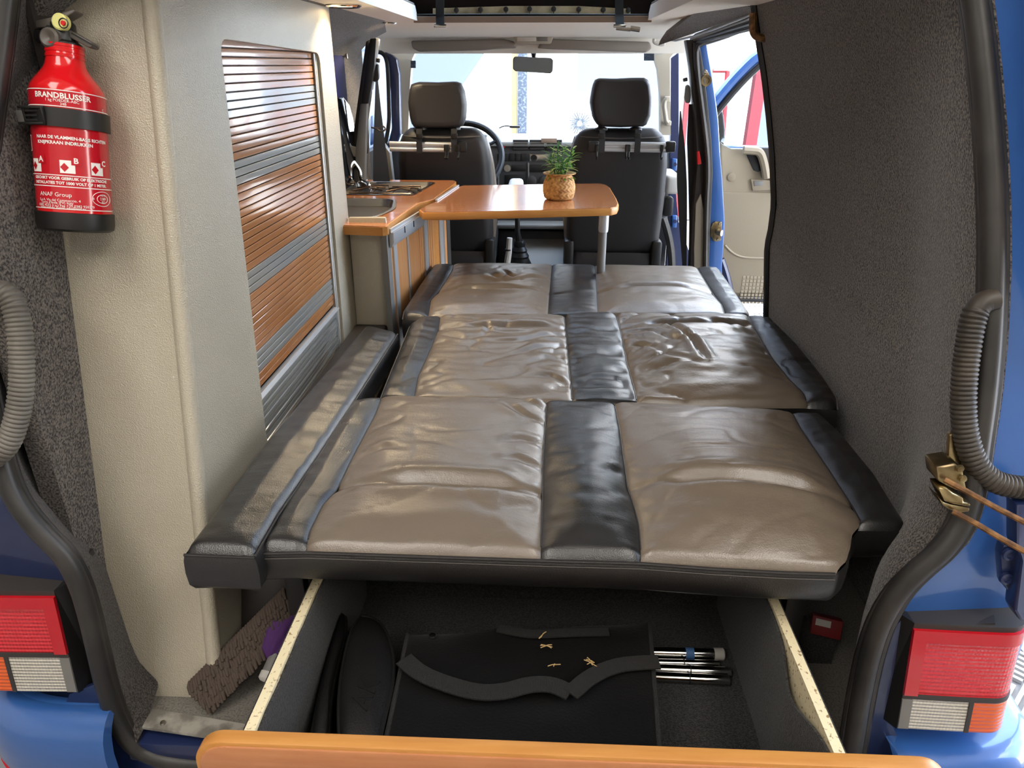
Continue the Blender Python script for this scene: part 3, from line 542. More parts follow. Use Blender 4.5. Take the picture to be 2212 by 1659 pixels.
# armrests
for s_, x_, y_ in ((s1, -.17, 3.62), (s2, .60, 3.55)):
    a = P(1112 if s_ is s1 else 1453, 402 if s_ is s1 else 398, y=y_)
    obj('armrest', MB().box((a.x, y_ + .10, a.z - .02 if s_ is s1 else a.z), (.075, .26, .055 if s_ is s1 else .09), r=.02, seg=3), M['pinch'], s_)
    obj('armrest_hinge', MB().box((a.x - .01, y_ + .04, a.z - .11), (.05, .08, .09), r=.012), M['blackp'], s_)
# clamped hanging rails with hooks on the seat backs
def rail(px0, px1, pya, label, straps, hooks, ends):
    y = 3.385; a = P(px0, pya, y=y); b = P(px1, pya + 3, y=y); t = thing('hanging_rail', label, 'rail', (a + b) / 2, 'rails on the seat backs')
    for dz in (.012, -.012): obj('tube', MB().cyl(a + V((0, 0, dz)), b + V((0, 0, dz)), .0105, n=12), M['alu'], t)
    obj('web', MB().box((a + b) / 2, ((b - a).length, .006, .02)), M['alu'], t)
    for px in ends: obj('end_cap', MB().box(P(px, pya + 1, y=y), (.045, .03, .048), r=.008), M['blackp'], t)
    for px in straps:
        p = P(px, pya, y=y - .012); obj('clamp_strap', MB().slab(lambda u, v: V((p.x + (u - .5) * .026, p.y + .02 * max(0, v - .5) * 2, lerp(p.z - .028, .935, v))), 1, 6, (0, -.005, 0)), M['belt'], t)
        obj('buckle', MB().box(P(px, pya - 22, y=y - .018), (.03, .008, .022), r=.003), M['blackp'], t)
    for px in hooks:
        p = P(px, pya, y=y - .016); k = MB().box(p + V((0, 0, -.008)), (.014, .012, .03), r=.003); k.tube(smooth_path([p + V((0, 0, -.02)), p + V((0, -.004, -.045)), p + V((0, -.02, -.055)), p + V((0, -.026, -.045))], 10), .005, 8); obj('hook', k, M['blackp'], t)
rail(842, 994, 316, 'aluminium hanging rail strapped to the driver seat back', (906, 981), (962, 967, 990), (998,))
rail(1283, 1446, 316, 'aluminium hanging rail strapped to the passenger seat back', (1300, 1377), (1290, 1354, 1359, 1430), (1281, 1448))
# ================================================================== DASHBOARD
db = thing('dashboard', 'black dashboard with air vents, switches and red hazard button', 'dashboard', (-.09, 4.15, .4))
dy = 4.10
obj('body', MB().bx(-.86, .72, dy, 4.46, .10, .80, r=.03), M['dash'], db)
obj('top_pad', MB().prism([(-.86, dy - .01, .79), (-.86, dy - .01, .815), (-.86, 4.25, .845), (-.86, 4.5, .82), (-.86, 4.5, .78)], (1.58, 0, 0), r=.008), M['dashtop'], db)
def dpx(name, x0, x1, y0, y1, m, off=-.006, dep=.012, r=.002, par=None): return obj(name, MB().prism([P(x0, y0, y=dy + off), P(x1, y0, y=dy + off), P(x1, y1, y=dy + off), P(x0, y1, y=dy + off)], (0, dep, 0), r=r), m, par or db)
for x0, x1 in ((1108, 1141), (1144, 1176), (1180, 1214)):
    vn = dpx('air_vent', x0, x1, 302, 325, M['blackp'], -.008)
    for k in range(4): dpx('vent_slat', x0 + 1, x1 - 1, 304 + k * 5.4, 306.5 + k * 5.4, M['darkp'], -.013, .006, 0, vn)
hz = [P(a, b, y=dy - .008) for a, b in [(1085, 308), (1091, 319), (1079, 319)]]; obj('hazard_button', MB().prism(hz, (0, .01, 0)), M['redp'], db, label='red triangular hazard warning button')
for k in range(5): dpx('switch', 1074 + k * 13, 1085 + k * 13, 332, 348, M['blackp'], -.010)
ck = dpx('clock_panel', 1144, 1190, 333, 349, M['steel'], -.009); obj('dial', MB().lathe([(.018, 0), (.018, .008), (.012, .008), (.012, .002)], P(1153, 341, y=dy - .012), (0, -1, 0), 18), M['blackp'], ck)
dpx('wood_insert', 1169, 1203, 299, 309, M['headd'], -.014)
obj('lighter', MB().lathe([(.019, 0), (.019, .010), (.012, .010), (.012, .002)], P(1096, 363, y=dy - .006), (0, -1, 0), 18), M['steel'], db)
dpx('tray', 1105, 1136, 357, 370, M['blackp'], -.008); dpx('tray', 1143, 1215, 356, 372, M['blackp'], -.008)
dpx('radio_slot', 1090, 1134, 378, 398, M['blackp'], -.008)
for px in (1149, 1176, 1203): obj('heater_knob', MB().lathe([(.028, 0), (.026, .016), (.014, .02), (0, .02)], P(px, 391, y=dy - .004), (0, -1, 0), 20), M['darkp'], db)
for px in (1075, 1140): dpx('divider', px, px + 3, 352, 400, M['greyp'], -.009)
obj('lower_shelf', MB().bx(-.28, .20, 3.98, 4.12, .36, .385, r=.008), M['greyp'], db); obj('lower_panel', MB().bx(-.26, .18, 4.04, 4.12, .05, .34, r=.01), M['dash'], db)
obj('carpet_step', MB().slab(lambda u, v: V((lerp(-.2, .2, u), lerp(3.78, 4.05, v), lerp(.12, .30, v))), 6, 6, (0, .02, -.02)), M['greyp'], db)
cab = MB().tube(smooth_path([P(a, b, y=4.3) for a, b in [(1078, 277), (1088, 272), (1100, 272), (1122, 276)]], 16), .004, 6); cab.box(P(1112, 274, y=4.3), (.06, .03, .012), r=.004); tag(obj('phone_cable', cab, M['blackp']), 'thin black cable lying on the dashboard top', 'cable')
# steering wheel
swl = thing('steering_wheel', 'black steering wheel behind the driver headrest', 'steering wheel', (-.44, 3.8, .68))
ctr = V((-.425, 3.80, .765)); nrm = V((0, -.766, .643)).normalized(); ax1 = V((1, 0, 0)); ax2 = nrm.cross(ax1); RW = .205
obj('rim', MB().tube([ctr + ax1 * math.cos(2 * math.pi * k / 48) * RW + ax2 * math.sin(2 * math.pi * k / 48) * RW for k in range(48)], .016, 10, closed=True), M['blackp'], swl)
obj('hub', MB().lathe([(.07, -.03), (.08, 0), (.06, .02), (0, .024)], ctr - nrm * .03, nrm, 24), M['blackp'], swl)
for a in (0, 120, 240): d = ax1 * math.cos(math.radians(a + 30)) + ax2 * math.sin(math.radians(a + 30)); obj('spoke', MB().tube([ctr + d * .05 - nrm * .02, ctr + d * RW], .017, 8, flat=.5), M['blackp'], swl)
obj('column', MB().cyl(ctr - nrm * .03, ctr - nrm * .40, .035), M['blackp'], swl)
# gear lever and handbrake
gl = thing('gear_lever', 'black gear lever with pleated boot between the seats', 'gear lever', P(1122, 560, y=3.75))
obj('stick', MB().tube([P(1117, 455, y=3.75), P(1118, 500, y=3.75), P(1122, 530, y=3.75)], [.012, .014, .02], 10), M['blackp'], gl)
g0 = P(1122, 520, y=3.75); obj('boot', MB().lathe([(.025, .0), (.032, -.02), (.030, -.03), (.042, -.05), (.040, -.06), (.052, -.08), (.05, -.09), (.064, -.12), (.07, -.16)], g0, n=20), M['blackp'], gl)
hb = thing('handbrake', 'cream handbrake lever beside the gear boot', 'handbrake', P(1095, 565, y=3.6)); obj('lever', MB().tube([P(1101, 514, y=3.62), P(1099, 545, y=3.62), P(1094, 580, y=3.62)], [.014, .016, .017], 10), M['pinch'], hb); obj('band', MB().lathe([(.0175, 0), (.0175, .008)], P(1098, 541, y=3.62), n=14), M['blackp'], hb)
# ================================================================== TALL CABINET
SX = -.655
def yrear(z): return 1.05 + .2 * z
def holed(name, outer, hole, vec, m, parent, smooth=35):
    """flat plate with one hole: outer/hole lists of Vectors in one plane"""
    tr = geometry.tessellate_polygon([outer, hole]); pts = outer + hole; n = len(pts); vec = V(vec)
    mb = MB(); fs = [tuple(t) for t in tr] + [tuple(i + n for i in t[::-1]) for t in tr]
    for lst, o in ((outer, 0), (hole, len(outer))):
        k = len(lst)
        for i in range(k): a, b = o + i, o + (i + 1) % k; fs.append((a, b, b + n, a + n))
    mb.add(pts + [p + vec for p in pts], fs); return obj(name, mb, m, parent, smooth)
def roundpoly(pts, r, n=5):
    out = []; k = len(pts)
    for i in range(k):
        a, b, c = V(pts[i - 1]), V(pts[i]), V(pts[(i + 1) % k]); d1 = (a - b).normalized(); d2 = (c - b).normalized()
        rr = min(r, (a - b).length * .45, (c - b).length * .45); p0 = b + d1 * rr; p2 = b + d2 * rr
        for j in range(n + 1):
            t = j / n; out.append(p0 * (1 - t) ** 2 + b * 2 * t * (1 - t) + p2 * t * t)
    return out
cabt = thing('tall_cabinet', 'tall beige cabinet with slatted roller shutter beside the bed', 'cabinet', (-.76, 1.7, 0))
YF = 2.38
opn = [P(a, b, x=SX) for a, b in [(474, 82), (690, 114), (746, 765), (578, 965)]]
outer = [V((SX, yrear(.0) + .01, 0)), V((SX, YF, 0)), V((SX, YF, 1.375)), V((SX, yrear(1.375) + .01, 1.375))]
holed('side_panel', outer, roundpoly(opn, .035), (-.022, 0, 0), M['beige'], cabt)
rl_px = [(118, -30), (100, 20), (88, 110), (72, 250), (55, 420), (45, 600), (52, 760), (70, 900), (100, 1020), (150, 1100), (205, 1170), (245, 1280), (285, 1400), (350, 1480)]
nR = V((0, 1, -.2)); rl3 = [PN(a, b, (0, 1.05, 0), nR) for a, b in rl_px]; rl3[-1] = V((-.80, 1.05, 0))
rp_ = MB().prism(rl3 + [V((SX + .002, 1.05, 0)), V((SX + .002, yrear(1.375), 1.375))], V((0, .02, 0))); obj('rear_panel', rp_, M['beige'], cabt)
obj('corner_bead', MB().tube([V((SX - .006, yrear(z) + .006, z)) for z in (0, .4, .8, 1.2, 1.375)], .015, 14), M['beige'], cabt)
obj('front_post', MB().bx(SX - .20, SX, YF - .02, YF, 0, 1.375, r=.004), M['beige'], cabt)
obj('back_board', MB().bx(-.83, -.82, yrear(.7) + .05, YF, .0, 1.36), M['darkp'], cabt); obj('interior_back', MB().bx(SX - .034, SX - .031, 1.33, 2.36, .3, 1.30), M['darkp'], cabt)
for px in ((329, 368), (328, 381), (374, 815), (170, 559)):
    obj('screw_cap', MB().lathe([(.0022, 0), (.0022, .0006), (.001, .001)], PN(px[0], px[1], (0, 1.05, 0), nR), (0, -.98, .2), 10), M['pinch'], cabt)
# shutter slats
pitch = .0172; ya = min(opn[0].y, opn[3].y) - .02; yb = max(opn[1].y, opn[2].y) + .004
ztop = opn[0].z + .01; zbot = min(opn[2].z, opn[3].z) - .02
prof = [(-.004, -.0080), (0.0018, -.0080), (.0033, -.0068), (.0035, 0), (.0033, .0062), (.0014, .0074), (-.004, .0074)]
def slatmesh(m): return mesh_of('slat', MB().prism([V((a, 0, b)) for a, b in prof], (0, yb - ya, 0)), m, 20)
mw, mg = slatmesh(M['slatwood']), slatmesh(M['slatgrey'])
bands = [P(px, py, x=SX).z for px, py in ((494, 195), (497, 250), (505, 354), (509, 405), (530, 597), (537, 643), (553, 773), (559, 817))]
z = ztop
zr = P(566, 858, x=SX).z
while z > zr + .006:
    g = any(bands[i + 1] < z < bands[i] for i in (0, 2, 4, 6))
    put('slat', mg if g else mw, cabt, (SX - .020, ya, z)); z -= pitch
zr = P(566, 858, x=SX).z
obj('shutter_handle', MB().prism([V((SX - .022, ya, zr)), V((SX - .010, ya, zr)), V((SX - .006, ya, zr - .012)), V((SX - .010, ya, zr - .020)), V((SX - .022, ya, zr - .020))], (0, yb - ya, 0)), M['alu'], cabt)
for k in range(9): obj('bottom_rail', MB().bx(SX - .022, SX - .013 + .0012 * (k % 2), ya, yb, zr - .022 - k * .015 - .0135, zr - .022 - k * .015, r=.002), M['slatgrey'], cabt)
obj('shutter_track', MB().prism([opn[1] + V((-.024, -.018, 0)), opn[1] + V((-.024, .006, 0)), opn[2] + V((-.024, .006, 0)), opn[2] + V((-.024, -.018, 0))], (.016, 0, 0)), M['ctrim'], cabt)
obj('track_lip', MB().tube([opn[1] + V((-.012, -.019, 0)), opn[2] + V((-.012, -.019, 0))], .003, 6), M['alu'], cabt)
# ================================================================== FIRE EXTINGUISHER
axd = V((0, .196, .98)).normalized(); nd = V((0, -.98, .196)).normalized(); xd_ = V((1, 0, 0)); ER = .0545
def axp(px, py): return PN(px, py, V((0, 1.05, 0)) + nd * (ER + .006), nR)
e0 = axp(164, 470); e1 = axp(140, 108); ez = (e1 - e0).normalized()
axd = ez; xd_ = (V((1, 0, 0)) - axd * axd.x).normalized(); nd = xd_.cross(axd).normalized()
if nd.y > 0: nd = -nd
LEN = (e1 - e0).length
def hh(py): return LEN * (470 - py) / 362
def ep(h, phi, r): return e0 + axd * h + (xd_ * math.sin(phi) + nd * math.cos(phi)) * r
fe = thing('fire_extinguisher', 'red fire extinguisher with black strap on the beige cabinet end', 'extinguisher', e0)
sh = hh(200)
prf = [(ER, 0), (ER, sh)] + [(ER - (ER - .0285) * sstep(0, 1, t / 8), sh + (hh(133) - sh) * t / 8) for t in range(1, 9)] + [(.0275, hh(128)), (.0275, hh(104)), (.018, hh(102))]
obj('cylinder', MB().lathe(prf, e0, axd, 48), M['extred'], fe)
obj('base_cup', MB().lathe([(ER - .004, -.022), (ER + .002, -.018), (ER + .0035, -.010), (ER + .0035, .008), (ER + .001, .009)], e0, axd, 40), M['blackp'], fe)
def band(h0, h1, a0, a1, r, m, name, parent, th=.0, n=40):
    mb = MB()
    if th: mb = MB().slab(lambda u, v: ep(lerp(h0, h1, v), lerp(a0, a1, u), r), n, 1, (0, 0, 0)) if False else MB().rings([[ep(h0, a, r), ep(h1, a, r), ep(h1, a, r - th), ep(h0, a, r - th)] for a in [lerp(a0, a1, k / n) for k in range(n + 1)]])
    else: mb.grid(lambda u, v: ep(lerp(h0, h1, v), lerp(a0, a1, u), r), n, 1)
    return obj(name, mb, m, parent)
A0, A1 = math.radians(-62), math.radians(116)
band(hh(236), hh(200), A0, A1, ER + .0006, M['labelred'], 'upper_label', fe); lb = band(hh(452), hh(280), A0, A1, ER + .0006, M['labelred'], 'lower_label', fe)
for py in (201, 234, 378, 402, 450): band(hh(py + 1.2), hh(py - .6), A0, A1, ER + .0010, M['white'], 'label_line', lb if py > 250 else fe)
def etext(s, phi_deg, py, size, name='label_text', align='CENTER', bold=0.0):
    c = bpy.data.curves.new('txt', 'FONT'); c.body = s; c.size = size; c.align_x = align; c.align_y = 'CENTER'; c.resolution_u = 2; c.offset = bold
    o = bpy.data.objects.new('txt', c); COL.objects.link(o); bpy.context.view_layer.update()
    me = bpy.data.meshes.new_from_object(o.evaluated_get(bpy.context.evaluated_depsgraph_get())); bpy.data.objects.remove(o); bpy.data.curves.remove(c)
    p0 = math.radians(phi_deg); h0 = hh(py)
    for v in me.vertices: v.co = ep(h0 + v.co.y, p0 + v.co.x / ER, ER + .0013)
    me.materials.clear(); me.materials.append(M['white']); me.name = name; return put(name, me, lb)
etext('BRANDBLUSSER', 24, 213, .0114, bold=.0003); etext('1 kg POEDER-ABC', 24, 222.5, .0060); etext('34B', 26, 229.5, .0056); etext('C', 92, 230, .0056)
etext('NAAR DE VLAMMEN-BASIS RICHTEN', 36, 299, .0068, bold=.0002); etext('KNIJPKRAAN INDRUKKEN', 23, 310, .0070, bold=.0002)
etext('GESCHIKT VOOR GEBRUIK OP ELEKTRISCHE', 28, 385, .0060, bold=.0002); etext('INSTALLATIES TOT 1000 VOLT OP 1 METER.', 28, 395, .0060, bold=.0002)
etext('ANAF Group', 3, 420, .0092); etext('S.p.A. Via del Commercio, 4', 8, 432, .0056); etext('Torre d\'Isola (PV) Italy', 4, 437.5, .0056); etext('0382 4533 (r.a.) Fax +39 0382 920279', 17, 443.5, .0056)
etext('www.anaf.eu  E-mail: info@anaf.eu', 12, 448, .0050)
for deg, L_ in ((-28, 'A'), (26, 'B'), (72, 'C')):
    a = math.radians(deg); hc = hh(358)
    g = MB().grid(lambda u, v: ep(hc - .011 + .020 * v, a + (u - .5) * .021 / ER, ER + .0013), 6, 1); pic = obj('pictogram', g, M['white'], lb)
    cx = a + .012 / ER; obj('letter_box', MB().grid(lambda u, v: ep(hc + .002 + .013 * v, cx + (u - .5) * .013 / ER, ER + .0018), 4, 1), M['labelred'], pic)
    o = etext(L_, math.degrees(cx), 358 - (.0085) / LEN * 362, .012, bold=.0003)
    for v in o.data.vertices: v.co += (v.co - e0 - axd * (v.co - e0).dot(axd)).normalized() * .0009
    dm = MB().add([ep(hc - .002 + dz, a - .004 / ER + da / ER, ER + .0017) for da, dz in ((0, .007), (.006, 0), (0, -.007), (-.006, 0))], [(0, 1, 2, 3)]); obj('symbol', dm, M['labelred'], pic)
for rr in (.011, .019): obj('approval_ring', MB().tube([ep(hh(424) + rr * .62 * math.sin(t), math.radians(80) + rr * math.cos(t) / ER, ER + .001) for t in [2 * math.pi * k / 32 for k in range(32)]], .0005, 4, closed=True), M['white'], lb)
etext('2389', 80, 424, .006); etext('BZ', 80, 431, .005); etext('14-11', 80, 416.5, .005)
etext('B', 62, 424, .005); band(hh(330), hh(296), math.radians(-60), math.radians(-42), ER + .0011, M['white'], 'side_mark', lb); band(hh(328), hh(298), math.radians(-59), math.radians(-43.5), ER + .0016, M['labelred'], 'side_mark', lb)
# strap and buckle
hs = hh(257); stp = band(hs - .014, hs + .014, math.radians(-125), math.radians(122), ER + .0045, M['blackp'], 'strap', fe, th=.004)
bk = MB()
for k in range(3): p = ep(hs + .007 - k * .007, math.radians(-22), ER + .006); bk.box(p, (.020, .005, .003))
for da, dh, w_, h_ in ((-.020, 0, .004, .026), (.020, 0, .004, .026), (0, .012, .042, .004), (0, -.012, .042, .004)):
    p = ep(hs + dh, math.radians(-22) + da / ER, ER + .007); bk.box(p, (w_, .006, h_), r=.001)
obj('buckle', bk, M['blackp'], stp); obj('release_tab', MB().box(ep(hs - .002, math.radians(-55), ER + .010), (.014, .006, .020), r=.001), M['greyp'], stp, label='grey release tab')
obj('wall_bracket', MB().box(ep(LEN * .4, math.pi, ER + .004), (.04, .006, .30)), M['blackp'], fe)
# valve head
vt = hh(104); v0 = e0 + axd * vt
def vp(px, py, off=0.0): return PN(px, py, V((0, 1.05, 0)) + nd * (ER + .006 + off), nR)
obj('neck_ribs', MB().lathe([(.0285, 0), (.0285, .004), (.026, .006), (.0285, .008), (.0285, .012), (.026, .014), (.0285, .016), (.0285, .02)], e0 + axd * (hh(127)), axd, 32), M['extred'], fe)
vv = obj('valve_body', MB().lathe([(.026, -.004), (.026, .006), (.020, .010), (.018, .035), (.014, .04)], v0, axd, 24), M['blackp'], fe)
obj('nozzle', MB().cyl(vp(100, 80), vp(82, 77), .011), M['blackp'], vv); g0 = vp(113, 84, .018); obj('plug', MB().lathe([(.0155, 0), (.0155, .008), (.012, .011), (.005, .009), (0, .006)], g0, nd, 24), M['leverp'], vv)
up = MB().prism([vp(a, b, -.010) for a, b in [(97, 52), (130, 45), (172, 29), (179, 29), (181, 33), (174, 38), (150, 52), (132, 66), (98, 67)]], nd * .022, r=.002); obj('upper_lever', up, M['leverp'], fe); obj('pivot', MB().lathe([(.005, 0), (.005, .002), (0, .002)], vp(106, 62, .013), nd, 12), M['blackp'], fe)
lo_ = MB().prism([vp(a, b, -.010) for a, b in [(137, 64), (146, 61), (158, 66), (214, 98), (217, 104), (213, 109), (205, 108), (160, 83), (150, 81), (138, 83)]], nd * .020, r=.002); obj('lower_lever', lo_, M['leverp'], fe)
obj('lever_groove', MB().prism([vp(a, b, .0105) for a, b in [(156, 70), (212, 102), (210, 104), (154, 73)]], nd * .001), M['blackp'], fe)
gg_ = obj('pressure_gauge', MB().lathe([(.0125, 0), (.0125, .010), (.010, .012), (0, .012)], vp(137, 50, .012), nd, 28), M['yellow'], fe, label='pale yellow gauge with red centre'); obj('gauge_dot', MB().lathe([(.0038, 0), (.0036, .002), (0, .002)], vp(137, 50, .0245), nd, 16), M['redp'], gg_)
obj('gauge_ring', MB().tube([vp(137, 50, .0245) + (xd_ * math.cos(t) + axd * math.sin(t)) * .0072 for t in [2 * math.pi * k / 24 for k in range(24)]], .0009, 5, closed=True), M['blackp'], gg_)
obj('seal_tag', MB().lathe([(.007, 0), (.007, .004), (0, .005)], vp(128, 64, .012), nd, 16), M['yellow'], fe); obj('pin_ring', MB().tube(smooth_path([vp(a, b) for a, b in [(158, 86), (163, 92), (162, 100), (156, 106), (150, 104)]], 14), .003, 8), M['redp'], fe)
# ================================================================== KITCHEN
CZ_ = .72
kt = thing('kitchen_unit', 'low kitchen unit with cherry sliding doors and beige end panel', 'cabinet', (-.66, 2.8, 0))
pa, pb = V((-.515, 2.36, 0)), V((-.415, 3.30, 0))
obj('carcass', MB().prism([(-.85, 2.372, 0), (pa.x - .025, 2.372, 0), (pb.x - .02, 3.30, 0), (-.85, 3.30, 0)], (0, 0, .695)), M['darkp'], kt)
e_ = MB().prism([P(a, b, y=2.355) for a, b in [(752, 470), (832, 470), (836, 492), (845, 600), (850, 700)]] + [V((-.535, 2.355, 0)), V((-.66, 2.355, 0))], (0, .018, 0), r=.004); obj('end_panel', e_, M['beige'], kt)
fn = V((pb.y - pa.y, -(pb.x - pa.x), 0)).normalized()
def fpt(px, py=590): p = PN(px, py, pa, fn); return V((p.x, p.y, 0))
for i, (q0, q1, m, pr_) in enumerate(((838, 846, 'greyp', 0.004), (846, 851, 'woodv', 0), (851, 858, 'alu', .006), (858, 882, 'woodv', 0), (882, 885, 'alu', .004), (885, 905, 'woodv', 0), (905.6, 910, 'woodv', -.001), (910.6, 914, 'woodv', -.001), (914.6, 918, 'woodv', -.001), (918, 925, 'alu', .006), (925, 928, 'greyp', .002), (928, 933, 'woodv', 0), (933.6, 937, 'woodv', 0), (937.6, 941, 'woodv', 0), (941, 951, 'edge', 0), (951, 958, 'alu', .006), (958, 963, 'greyp', .002), (963, 968, 'woodv', 0), (968, 975, 'darkp', .002))):
    a, b = fpt(q0), fpt(q1); obj('door_panel' if m == 'woodv' else 'door_strip', MB().prism([a + fn * pr_, b + fn * pr_, b - fn * .016, a - fn * .016], (0, 0, .69)), M[m], kt)
# worktop with two cut-outs
def zt_(pts, z=CZ_): return [P(a, b, z=z) for a, b in pts]
wt_out = [V((-.86, 2.335, CZ_))] + zt_([(825, 490), (836, 489), (842, 482), (870, 462), (893, 446), (903, 439), (938, 430), (946, 424), (984, 396), (986, 392), (980, 389)]) + [V((-.86, 3.32, CZ_))]
hobr = roundpoly([V((-.835, 2.905, CZ_)), V((-.535, 2.905, CZ_)), V((-.49, 3.235, CZ_)), V((-.835, 3.235, CZ_))], .03)
snkr = roundpoly([V((-.84, 2.435, CZ_)), V((-.585, 2.435, CZ_)), V((-.555, 2.60, CZ_)), V((-.585, 2.80, CZ_)), V((-.84, 2.80, CZ_))], .05)
wkt = thing('worktop', 'cherry laminate worktop with beech edge holding sink and hob', 'worktop', (-.66, 2.8, .69))
def plate(name, outer, holes, vec, m, parent):
    tr = geometry.tessellate_polygon([outer] + holes); pts = outer + [p for h in holes for p in h]; n = len(pts); vec = V(vec); fs = [tuple(t) for t in tr] + [tuple(i + n for i in t[::-1]) for t in tr]; o = 0
    for lst in [outer] + holes:
        k = len(lst)
        for i in range(k): a, b = o + i, o + (i + 1) % k; fs.append((a, b, b + n, a + n))
        o += k
    return obj(name, MB().add(pts + [p + vec for p in pts], fs), m, parent)
def inset(pts, d):
    out = []; k = len(pts)
    for i in range(k):
        a, b, c = V(pts[i - 1]), V(pts[i]), V(pts[(i + 1) % k]); t = (c - a).normalized(); out.append(b + V((-t.y, t.x, 0)) * d)
    return out
wo_ = [V(p) for p in wt_out]
plate('laminate', inset(wo_, .006), [hobr, snkr], (0, 0, -.03), M['wood'], wkt)
fe_ = wo_[1:-1]; obj('edge_band', MB().tube(smooth_path([V((-.86, 2.335, CZ_))] + fe_, 60, 1) , .001, 4) if False else MB().rings([[p + V((0, 0, -.002)), p + V((0, 0, -.014)) - V((0, 0, 0)), p + V((0, 0, -.030)), V((p.x - .012, p.y + .004, CZ_ - .030)), V((p.x - .012, p.y + .004, CZ_ - .002))] for p in resample([V((-.86, 2.329, CZ_))] + fe_, 70)]), M['edge'], wkt)
# aluminium table rail along the unit front
ra, rb = V((-.512, 2.335, .688)), V((-.462, 2.67, .688)); rd = (rb - ra).normalized(); rn = V((rd.y, -rd.x, 0))
rlm = MB().prism([ra, ra + rn * .016 + V((0, 0, .004)), ra + rn * .016 + V((0, 0, -.03)), ra + rn * .006 + V((0, 0, -.045)), ra + V((0, 0, -.045))], rb - ra); rlm.prism([ra + V((0, 0, .003)), ra + rn * .008 + V((0, 0, .003)), ra + rn * .008 + V((0, 0, .016)), ra + V((0, 0, .016))], rb - ra)
rr_ = obj('table_rail', rlm, M['alu'], kt)
for t in (.33, .62): obj('rail_slot', MB().box(ra + (rb - ra) * t + rn * .0165 + V((0, 0, -.008)), (.004, .004, .022)), M['blackp'], rr_)
# sink and hob
def basin(name, outline, depth, ins, m, parent, lip=.008, bottom=True):
    k = len(outline); c = sum(outline, V((0, 0, 0))) / k; R = []
    for sc_o, dz in ((lip, .0025), (lip * .5, .004), (0, .003), (-.004, -.006), (-ins * .6, -depth * .8), (-ins, -depth * .96), (-ins * 1.4, -depth), (-ins * 2.5, -depth)):
        R.append([p + (p - c).normalized() * sc_o + V((0, 0, dz)) for p in outline])
    return obj(name, MB().rings(R, caps=False).add(R[-1], [tuple(range(k))]), m, parent, 50)
sk = thing('sink', 'stainless steel sink sunk into the worktop nearest the bed', 'sink', (-.7, 2.62, CZ_ - .1)); basin('bowl', snkr, .10, .03, M['steel'], sk, lip=.016)
hb_ = thing('hob', 'two burner stainless gas hob with wire grates beside the sink', 'hob', (-.68, 3.07, CZ_ - .03)); basin('pan', hobr, .045, .02, M['steel'], hb_, lip=.014)
for bx_, by_ in ((-.60, 3.06), (-.745, 3.08)):
    zb_ = CZ_ - .043; bn = obj('burner', MB().lathe([(.045, 0), (.04, .006), (.028, .008), (.028, .018), (.02, .022), (0, .022)], (bx_, by_, zb_), n=24), M['steel'], hb_)
    gw = MB(); zg = CZ_ - .004; hw = .062
    for s in (-1, 1):
        gw.tube([(bx_ - hw, by_ + s * .10, zb_), (bx_ - hw, by_ + s * .10, zg), (bx_ + hw, by_ + s * .10, zg), (bx_ + hw, by_ + s * .10, zb_)], .0035, 6)
        gw.tube([(bx_ + s * .03, by_ - .10, zg), (bx_ + s * .03, by_ + .10, zg)], .0035, 6); gw.tube([(bx_ - hw, by_ + s * .035, zg), (bx_ - s * .0, by_ + s * .02, zg + .01), (bx_ + hw, by_ + s * .035, zg)], .0035, 6)
    obj('pan_grate', gw, M['wire'], hb_)
for k in range(2):
    c = V((-.535 + .01 * k, 2.945 + .06 * k, CZ_ - .02)); obj('control_knob', MB().lathe([(.017, 0), (.015, .018), (.009, .02), (.009, .03), (0, .03)], c, (.35, -.2, .9), 18), M['blackp'], hb_)
ld_ = hb_
lp_ = [V((-.835, 2.92, CZ_ + .01)), V((-.835, 3.24, CZ_ + .01)), V((-.850, 3.235, CZ_ + .27)), V((-.852, 3.20, CZ_ + .33)), V((-.853, 3.12, CZ_ + .36)), V((-.853, 2.92, CZ_ + .36))]
ld_ = obj('glass_lid', MB().prism(lp_, (.022, 0, 0), r=.008), M['glassd'], hb_, label='dark glass lid standing open'); obj('label_sticker', MB().box((-.829, 3.12, CZ_ + .26), (.002, .05, .06)), M['pinch'], ld_)
obj('hinge', MB().tube(smooth_path([(-.825, 3.16, CZ_ + .10), (-.80, 3.17, CZ_ + .06), (-.80, 3.16, CZ_ + .02), (-.76, 3.14, CZ_ + .012), (-.74, 3.10, CZ_ - .03)], 16), .008, 8), M['chrome'], ld_)
# ================================================================== TABLE
tz = .716
tt = thing('table', 'cherry table top on a single grey leg, hooked to the kitchen unit', 'table', (-.05, 2.9, 0))
to = [P(a, b, z=tz) for a, b in [(904, 453), (912, 459), (960, 459.5), (1150, 455), (1322, 450), (1334, 447), (1337, 440), (1332, 428), (1318, 405), (1310, 399), (1296, 396.5), (1150, 398.5), (1000, 401), (988, 404), (975, 411), (956, 423), (945, 434), (915, 446)]]
obj('edge_band', MB().prism(to, (0, 0, -.028), r=.006), M['edge'], tt); cc = sum(to, V((0, 0, 0))) / len(to)
obj('top_laminate', MB().prism([cc + (p - cc) * .985 + V((0, 0, .0012)) for p in to], (0, 0, -.004)), M['wood'], tt)
lg = P(1305, 462, z=.69); lg.y += .06; lg.x = P(1305, 462, y=lg.y).x
obj('leg', MB().cyl((lg.x, lg.y, 0), (lg.x - .002, lg.y, .62), .0165), M['greyp'], tt, label='silver grey tubular leg'); obj('leg_socket', MB().lathe([(.018, .61), (.0195, .62), (.0195, .69)], (lg.x, lg.y, 0), n=20), M['alu'], tt)
obj('hook_rail', MB().prism([P(940, 434, z=tz + .002), P(945, 434, z=tz + .002), P(992, 402, z=tz + .002), P(988, 402, z=tz + .002)], (0, 0, .006)), M['alu'], tt)
